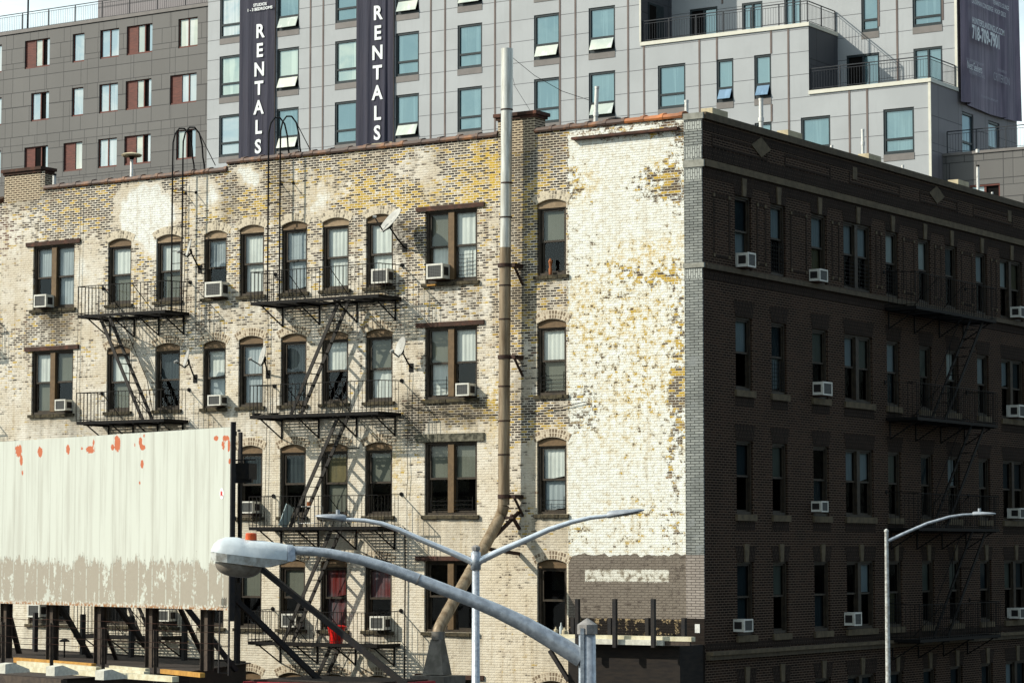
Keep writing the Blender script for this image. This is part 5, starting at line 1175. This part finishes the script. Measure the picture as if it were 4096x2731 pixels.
colpx = [('A', 878, 962, [0, 1, 2], ['bg3', 'bg2', 'bg3'], []), ('B', 1107, 1195.5, [0, 1, 2], ['bg1', 'bg2', 'bg1'], [0, 1, 2]), ('C', 1340, 1428, [0, 1, 2], ['bg1', 'bg2', 'bg1'], []),
         ('D', 1582.5, 1676, [0, 1, 2], ['bg1', 'bg1', 'bg1'], [0, 2]), ('E', 1830, 1928.5, [0, 1, 2], ['bg1']*3, [0]), ('F', 2136, 2239, [1, 2], ['bg1']*2, [1]), ('G', 2355, 2461, [1, 2], ['bg1']*2, [1, 2])]
hT = []; wl = []
for nm, a, c, rr, kk, op in colpx:
    x0 = L(a, 300, FB0)[0]; x1 = L(c, 300, FB0)[0]
    for r in range(-2, 4):
        z1 = 35.0-ZR*(r-1); h = (x0, x1, z1-2.17, z1); hT.append(h)
        ref = min(max(r, rr[0]), rr[-1]); wl.append((h, kk[rr.index(ref)], r in op))
facewall(F0, xl, xt, 0, 46, hT, 'white_panel', 'facade', bgb)
for h, k, o in wl:
    if h[3] < 25 or h[2] > 42: MB(F0).box(h[0], h[1], -.15, -.1, h[2], h[3]).build('pane', k, bgb); continue
    bgwin(F0, h, k, bgb, o)
hV1 = [hole(2631.7, 258, 2742, 434, FB0), hole(2866, 236.6, 2934, 408.5, FB0), hole(3017, 219, 3085, 394, FB0)]
hV1 += [(a, c, e-ZR, f-ZR) for a, c, e, f in hV1]
xs = L(3178, 300, FB0)[0]
hV2 = [hole(3204, 461, 3321.6, 642, FB0), hole(3533.7, 433, 3657, 615, FB0)]; hV2[0] = (hV2[0][0], hV2[0][1], hV2[1][2], hV2[1][3])
facewall(F0, xt, xs, 0, 32.9, hV1, 'white_panel', 'facade', bgb)
facewall(F0, xs, xv1, 29.8, 32.9, [], 'white_panel', 'facade', bgb)
facewall(F0, xs, xv2, 0, 29.8, hV2, 'white_panel', 'facade', bgb)
for i, h in enumerate(hV1): bgwin(F0, h, 'bg1', bgb, i in (1, 2), 'bgb')
for h in hV2: bgwin(F0, h, 'bg1', bgb)
# side faces (turned to the right, in shade)
FXt, FX1, FX2 = FX(xt), FX(xv1), FX(xv2)
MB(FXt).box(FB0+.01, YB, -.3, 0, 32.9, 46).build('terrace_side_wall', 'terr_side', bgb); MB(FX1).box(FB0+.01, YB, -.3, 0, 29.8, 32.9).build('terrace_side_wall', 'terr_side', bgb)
hS = [(49.39, 50.66, 27.0, 29.0), (52.35, 53.66, 27.2, 29.0)]
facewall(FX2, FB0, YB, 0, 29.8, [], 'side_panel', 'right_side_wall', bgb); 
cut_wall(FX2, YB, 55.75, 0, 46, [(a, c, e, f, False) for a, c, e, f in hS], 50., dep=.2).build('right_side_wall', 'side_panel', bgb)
for h in hS: bgwin(FX2, h, 'bg3', bgb)
MB(FXt).box(46.7, 48.15, .0, .03, 32.95, 35.1).build('terrace_door', 'alub', bgb)
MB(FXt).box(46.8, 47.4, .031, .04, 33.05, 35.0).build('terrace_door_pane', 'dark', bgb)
# set-back front
F1w = [hole(3445, -20, 3515, 128, YB), hole(3650, -15, 3769, 105, YB)]
F1d = [(-27.64, -26.15, 32.98, 35.02), (-24.85, -23.77, 32.98, 35.0), (-22.64, -21.77, 32.98, 35.0), (-19.49, -17.85, 29.88, 31.97), (-16.18, -14.78, 29.88, 31.94)]
facewall(F1, xt, xv2, 29.5, 46, F1w+F1d+[(a, c, e+ZR, f+ZR) for a, c, e, f in F1w], 'white_panel', 'setback_facade', bgb)
for h in F1w+[(a, c, e+ZR, f+ZR) for a, c, e, f in F1w]: bgwin(F1, h, 'bg1', bgb)
for i, (a, c, e, f) in enumerate(F1d):
    b = MB(F1); m = (a+c)/2; w = .09
    b.box(a, a+w, -.16, -.02, e, f); b.box(c-w, c, -.16, -.02, e, f); b.box(a+w, c-w, -.16, -.02, f-.1, f); b.box(m-.04, m+.04, -.15, -.03, e, f-.1); dr = b.build('terrace_door', 'alub', bgb)
    MB(F1).box(a+w, m-.04, -.12, -.11, e, f-.1).build('pane', 'dark' if i in (0, 3) else 'bg1', dr); MB(F1).box(m+.04, c-w, -.12, -.11, e, f-.1).build('pane', 'bg1', dr)
MB().box(xl, xv2-.31, 49.2, 55.6, 0, 45.8).build('core', 'dark', bgb)
MB().box(xt-.3, xv1-.02, FB0+.3, YB, 32.6, 32.88).build('terrace_floor', 'tsill', bgb); MB().box(xv1, xv2-.01, FB0+.3, YB, 29.5, 29.78).build('terrace_floor', 'tsill', bgb)
for u0, u1, z in ((xt, xv1, 32.9), (xv1, xv2, 29.8)):
    MB(F0).box(u0, u1+.05, -.28, .06, z, z+.17).build('terrace_coping', 'coping', bgb); MB(FX(u1)).box(FB0+.28, YB, -.2, .05, z, z+.17).build('terrace_coping', 'coping', bgb)
# vertical joint tracks
for px in (1241, 1292, 1515, 1723, 1780, 1980, 2041, 2240, 2302, 2513):
    x = L(px, 300, FB0)[0]; MB(F0).box(x-.045, x+.045, -.01, .018, 20, 46).build('joint_track', 'track', bgb)
for px, z1 in ((2576, 32.88), (2798, 32.88), (2868, 32.88), (3085, 32.88), (3154, 32.88), (3396, 29.78), (3467, 29.78)):
    x = L(px, 250, FB0)[0]; 
    for (za, zb_) in ((20, 27.55), (27.55, z1)) if False else ((20, z1),):
        cuts = [h for h in hV1+hV2 if h[0]-.06 < x < h[1]+.06]; zs_ = [za]+sum([[h[2]-.31, h[3]] for h in sorted(cuts, key=lambda k: k[2])], [])+[zb_]
        for k in range(0, len(zs_), 2):
            if zs_[k+1]-zs_[k] > .1: MB(F0).box(x-.045, x+.045, -.01, .018, zs_[k], zs_[k+1]).build('joint_track', 'track', bgb)
for px, za in ((2890, 35.1), (3515, 33.15), (3588, 30), (3771, 33.1)):
    x = L(px, 60, YB)[0]; MB(F1).box(x-.045, x+.045, -.01, .018, za, 46).build('joint_track', 'track', bgb)
MB(FP(FB0)).box(xv2-.10, xv2+.02, -.02, .03, 0, 29.78).build('corner_trim', 'coping', bgb); MB(F1).box(xv2-.10, xv2+.02, -.02, .03, 30, 46).build('corner_trim', 'coping', bgb)
MB(FP(FB0)).box(xt-.05, xt+.03, -.02, .02, 33.1, 46).build('corner_trim', 'coping', bgb)
def railing(fr, pts, z, label=None, parent=None, h=1.0, st=1.35):
    b = MB(fr); c = MB(fr)
    for p, q in zip(pts, pts[1:]):
        P, Q = Vector((*p, 0)), Vector((*q, 0)); ln = (Q-P).length; n = max(1, round(ln/st))
        for zz, w in ((z+h, .04), (z+h-.12, .022), (z+.1, .022)): b.bar(P+UP*zz, Q+UP*zz, w)
        for k in range(n+1): X = P.lerp(Q, k/n); b.bar(X+UP*z, X+UP*(z+h), .045)
        m = int(ln/.13)
        for k in range(m+1): X = P.lerp(Q, k/m); c.bar(X+UP*(z+.1), X+UP*(z+h-.12), .011)
    r = b.build('railing', 'rail', parent); c.build('balusters', 'rail', r); return r
railing(FI, [(xt+.05, FB0+.1), (xv1-.1, FB0+.1), (xv1-.1, YB-.05)], 33.07, parent=bgb)
railing(FI, [(xv1+.05, FB0+.1), (xv2-.1, FB0+.1), (xv2-.1, YB-.05)], 29.97, parent=bgb)
# grey wing on the left
gb = thing('grey_building', (-65, 50, 0), 'dark grey panelled building with red framed windows at the upper left', 'building')
GR = [ (222, 380, 445, 630, 'RPO'), (650, 335, 755, 570, 'P'), (897, 288, 1065, 533, 'PP'), (1135, 243, 1365, 500, 'RPO'), (1597, 185, 1770, 432, 'PP'), (-150, 440, 15, 660, 'PO'),
       (277, 865, 437, 1100, 'PO'), (642, 828, 745, 1052, 'P'), (888, 780, 1055, 1022, 'PP'), (1125, 743, 1355, 990, 'RPO'), (1523, 690, 1760, 940, 'RPP'), (-150, 920, 12, 1140, 'PP'),
       (217, 1350, 428, 1540, 'RDO'), (567, 1310, 735, 1545, 'RP'), (878, 1277, 1045, 1510, 'PP'), (1113, 1240, 1348, 1490, 'RPO'), (1577, 1192, 1752, 1435, 'PO'), (-150, 1395, 5, 1600, 'PP')]
YG = FB0+.35; FG = FP(YG); gh = []
rowz = {}
for i, g in enumerate(GR):
    h = hole(g[0]*.4464, (g[1]+12)*.4464, g[2]*.4464, (g[3]-12)*.4464, YG); rowz.setdefault(i//6, []).append(h); gh.append(h)
zz = []
for r in range(3):
    z0 = sum(h[2] for h in rowz[r][1:5])/4; zz.append(z0)
gh = [(h[0], h[1], zz[i//6], zz[i//6]+1.56) for i, h in enumerate(gh)]
print('grey rows', zz)
gh2 = gh+[(h[0], h[1], h[2]-2.95, h[3]-2.95) for h in gh[12:]]
xg0 = -80.
facewall(FG, xg0, xl-.002, 0, 37.85, gh2, 'grey_panel', 'facade', gb)
for i, h in enumerate(gh2):
    kind = GR[i][4] if i < 18 else 'PP'; u0, u1, z0, z1 = h; n = len(kind); b = MB(FG)
    b.box(u0, u1, -.2, -.05, z0, z0+.09); b.box(u0, u1, -.2, -.1, z1-.05, z1); b.box(u0, u0+.05, -.2, -.1, z0+.09, z1-.05); b.box(u1-.05, u1, -.2, -.08, z0+.09, z1-.05)
    wd = [(1.3 if k == 'R' else 1.) for k in kind]; tt = sum(wd); uu_ = [u0+.05]
    for w_ in wd: uu_.append(uu_[-1]+(u1-u0-.1)*w_/tt)
    for x in uu_[1:-1]: b.box(x-.035, x+.035, -.19, -.08, z0+.09, z1-.05)
    win = b.build('window', 'redwood', gb)
    for k, a, c in zip(kind, uu_, uu_[1:]):
        if k == 'R': MB(FG).box(a, c-.035, -.16, -.10, z0+.09, z1-.05).build('wood_panel', 'redwood', win)
        elif k == 'O': MB(FG).box(a+.03, a+.03+(c-a)*.55, -.17, -.15, z0+.09, z1-.05).build('dark_gap', 'dark', win); MB(FG).box(a+.03+(c-a)*.55, c, -.12, -.11, z0+.09, z1-.05).build('pane', 'bg3', win)
        elif k == 'D': MB(FG).box(a+.03, c-.03, -.14, -.12, z0+.09, z1-.05).build('pane', 'dark', win)
        else: MB(FG).box(a+.03, c-.03, -.14, -.12, z0+.09, z1-.05).build('pane', 'bg3' if (i*7+n) % 3 else 'bgw', win)
MB(FG).box(xg0, xl, -.4, .06, 37.851, 38.03).build('roof_edge', 'tsill', gb)
MB().box(xg0, xl-.3, YG+.3, 62, 0, 37.7).build('core', 'grey_panel', gb)
railing(FI, [(xg0, YG+.25), (xl-.1, YG+.25)], 38.03, parent=gb, st=1.9)
x = L(392, 30, YG+2.2)[0]; MB().box(x, xl-.05, YG+2.2, 60, 37.71, 44).build('roof_block', 'side_panel', gb)
x = L(112, 60, YG+1.)[0]; t = thing('roof_mast', (x, YG+1, 37.72), 'thin dark blue mast standing on the grey roof at the upper left', 'mast'); MB().tube([(x, YG+1, 37.72), (x, YG+1, 44)], .05, 8).build('pole', 'rail', t)
MB().tube([(x, YG+1, 37.72), (x, YG+1, 37.8)], .14, 10).build('foot', 'rail', t)
# low grey block at right with railing
YL = 47.2; gz = L(3950, 600, YL)[1]; x0 = xv2+.004
gk = thing('grey_annex', (-10, 50, 0), 'low dark grey panelled annex with a railed terrace beside the hanging banner', 'building')
h = hole(3878.5, 737, 3999.7, 800, YL); h = (h[0], h[1], h[3]-1.6, h[3])
facewall(FP(YL), x0, 12, 0, gz-.12, [h], 'grey_panel', 'facade', gk)
b = MB(FP(YL)); u0, u1, z0, z1 = h; b.box(u0, u1, -.2, -.02, z1-.08, z1); b.box(u0, u0+.07, -.2, -.05, z0, z1-.08); b.box(u1-.07, u1, -.2, -.05, z0, z1-.08); m = (u0+u1)/2; b.box(m-.05, m+.05, -.19, -.06, z0, z1-.08); w_ = b.build('window', 'redwood', gk)
MB(FP(YL)).box(u0+.07, m-.05, -.14, -.12, z0, z1-.08).build('pane', 'bg3', w_); MB(FP(YL)).box(m+.05, u1-.07, -.14, -.12, z0, z1-.08).build('pane', 'dark', w_)
MB(FP(YL)).box(x0, 12, -.3, .05, gz-.119, gz).build('roof_edge', 'tsill', gk)
MB().box(x0, 12, YL+.25, 60, 0, gz-.15).build('core', 'grey_panel', gk)
railing(FI, [(x0+.1, YL+.3), (12, YL+.3)], gz, parent=gk)
# ------------------------------------------------------------------ banners
def banner(fr, u0, u1, z0, z1, d, mat, parent, folds, bag=0.):
    b = MB(fr); b.smooth = True; n, m = 60, 40; G = []
    for j in range(m+1):
        row = []
        for i in range(n+1):
            s = i/n; q = j/m; k = sum(a*math.exp(-((s-c)/w)**2) for c, w, a in folds); low = (1-q)**1.5
            dd = d+k*(.25+low)+.012*math.sin(s*23+q*2)*(.4+low); zoff = -bag*math.sin(math.pi*s)*low
            row.append((u0+(u1-u0)*s, dd, z0+(z1-z0)*q+zoff))
        G.append(row)
    for j in range(m):
        for i in range(n): b.add([G[j][i], G[j][i+1], G[j+1][i+1], G[j+1][i]])
    return b.build('cloth', mat, parent)
ZB0 = L(1050, 645, FB0)[1]
for (pa, pb, zlow, lab, first_y, ff) in ((963, 1103, 648, 'navy rentals banner on the left, headed studios and bedrooms', (124, 47), [(.25, .08, .05), (.8, .06, .05)]), (1431, 1578, 596, 'navy rentals banner nearer the tall flue pipe, cut by the photo top', (50, 47), [(.3, .06, .04), (.78, .05, .08), (.85, .03, -.05)])):
    a = L(pa, 300, FB0)[0]; c = L(pb, 300, FB0)[0]; zb_ = L((pa+pb)/2, zlow, FB0)[1]-.8
    t = thing('rentals_banner', ((a+c)/2, FB0-.2, zb_), lab, 'banner', 'rentals banners on the pale facade')
    banner(F0, a, c, zb_, 45.5, .12, 'banner', t, ff)
    MB(F0).box(a-.02, a+.02, .05, .10, zb_, 45.5).build('edge_cable', 'track', t); MB(F0).box(c-.02, c+.02, .05, .10, zb_, 45.5).build('edge_cable', 'track', t)
    ys = (93, 162, 233, 299, 365, 432, 503, 570) if pa < 1000 else (0, 75, 155, 235, 312, 390, 468, 548)
    cx = (a+c)/2
    LY = [(122, 'R'), (199, 'E'), (275, 'N'), (350, 'T'), (427, 'A'), (506, 'L'), (584, 'S')] if pa < 1000 else [(49, 'R'), (129, 'E'), (208, 'N'), (288, 'T'), (368, 'A'), (450, 'L'), (529, 'S')]
    for py, ch in LY:
        px = (1033-(py-122)*.0175) if pa < 1000 else (1504-(py-49)*.005)
        x, z = L(px, py, FB0-.3); text_mesh(ch, .98, F0, x, z-.345, .165, 'ink', 'letter_'+ch.lower(), t, .028, xs=.92)
    if pa < 1000:
        x, z = L(1035, 17, FB0-.3); text_mesh('STUDIOS', .21, F0, x, z-.08, .20, 'ink', 'line_of_lettering', t, .006, xs=1.02)
        x, z = L(1034, 34, FB0-.3); text_mesh('1 - 3 BEDROOMS', .21, F0, x, z-.08, .20, 'ink', 'line_of_lettering', t, .006, xs=1.05)
t = thing('hanging_banner', (xv2+.3, 52, 29.4), 'large plum grey banner with a phone number hanging on the shaded side wall', 'banner')
banner(FX2, YB+.03, 55.72, 29.36, 45.5, .14, 'banner2', t, [(.07, .03, .22), (.12, .03, -.06), (.70, .025, .16), (.76, .03, -.06), (.98, .02, .15)], .12)
def tx(px, py, s, size, mat='inkdim', bold=0., xs=1.):
    y, z = R(px, py, xv2+.42); text_mesh(s, size, FX2, y, z, .42, mat, 'line_of_lettering', t, bold, 'LEFT', xs)
tx(3888, 12, 'DOORMAN CONCIERGE', .30, 'ink', 0, .72); tx(3971, 16, 'TENANTS LOUNGE', .30, 'ink', 0, .72); tx(3979, 52, 'ROOF DECK', .30, 'ink', 0, .78)
tx(3889, 92, 'HUNTERSLANDINGLIC.COM', .40, 'ink', .004, .72); tx(3889, 152, '718-709-7901', .86, 'ink', .03, .66)
tx(3866, 240, 'EXCLUSIVE MARKETING AGENT', .16, 'inkdim', 0, .85); tx(3869, 273, 'Nest Seekers', .52, 'ink', 0, .60); tx(3876, 292, 'INTERNATIONAL', .22, 'inkdim', 0, 1.05)
tx(3991, 284, 'DEVELOPED BY', .17, 'inkdim', 0, .9); tx(3974, 319, 'CRITERION', .52, 'inkdim', 0, .72); tx(3926, 388, 'EQUAL HOUSING OPPORTUNITY', .15, 'inkdim', 0, .85)
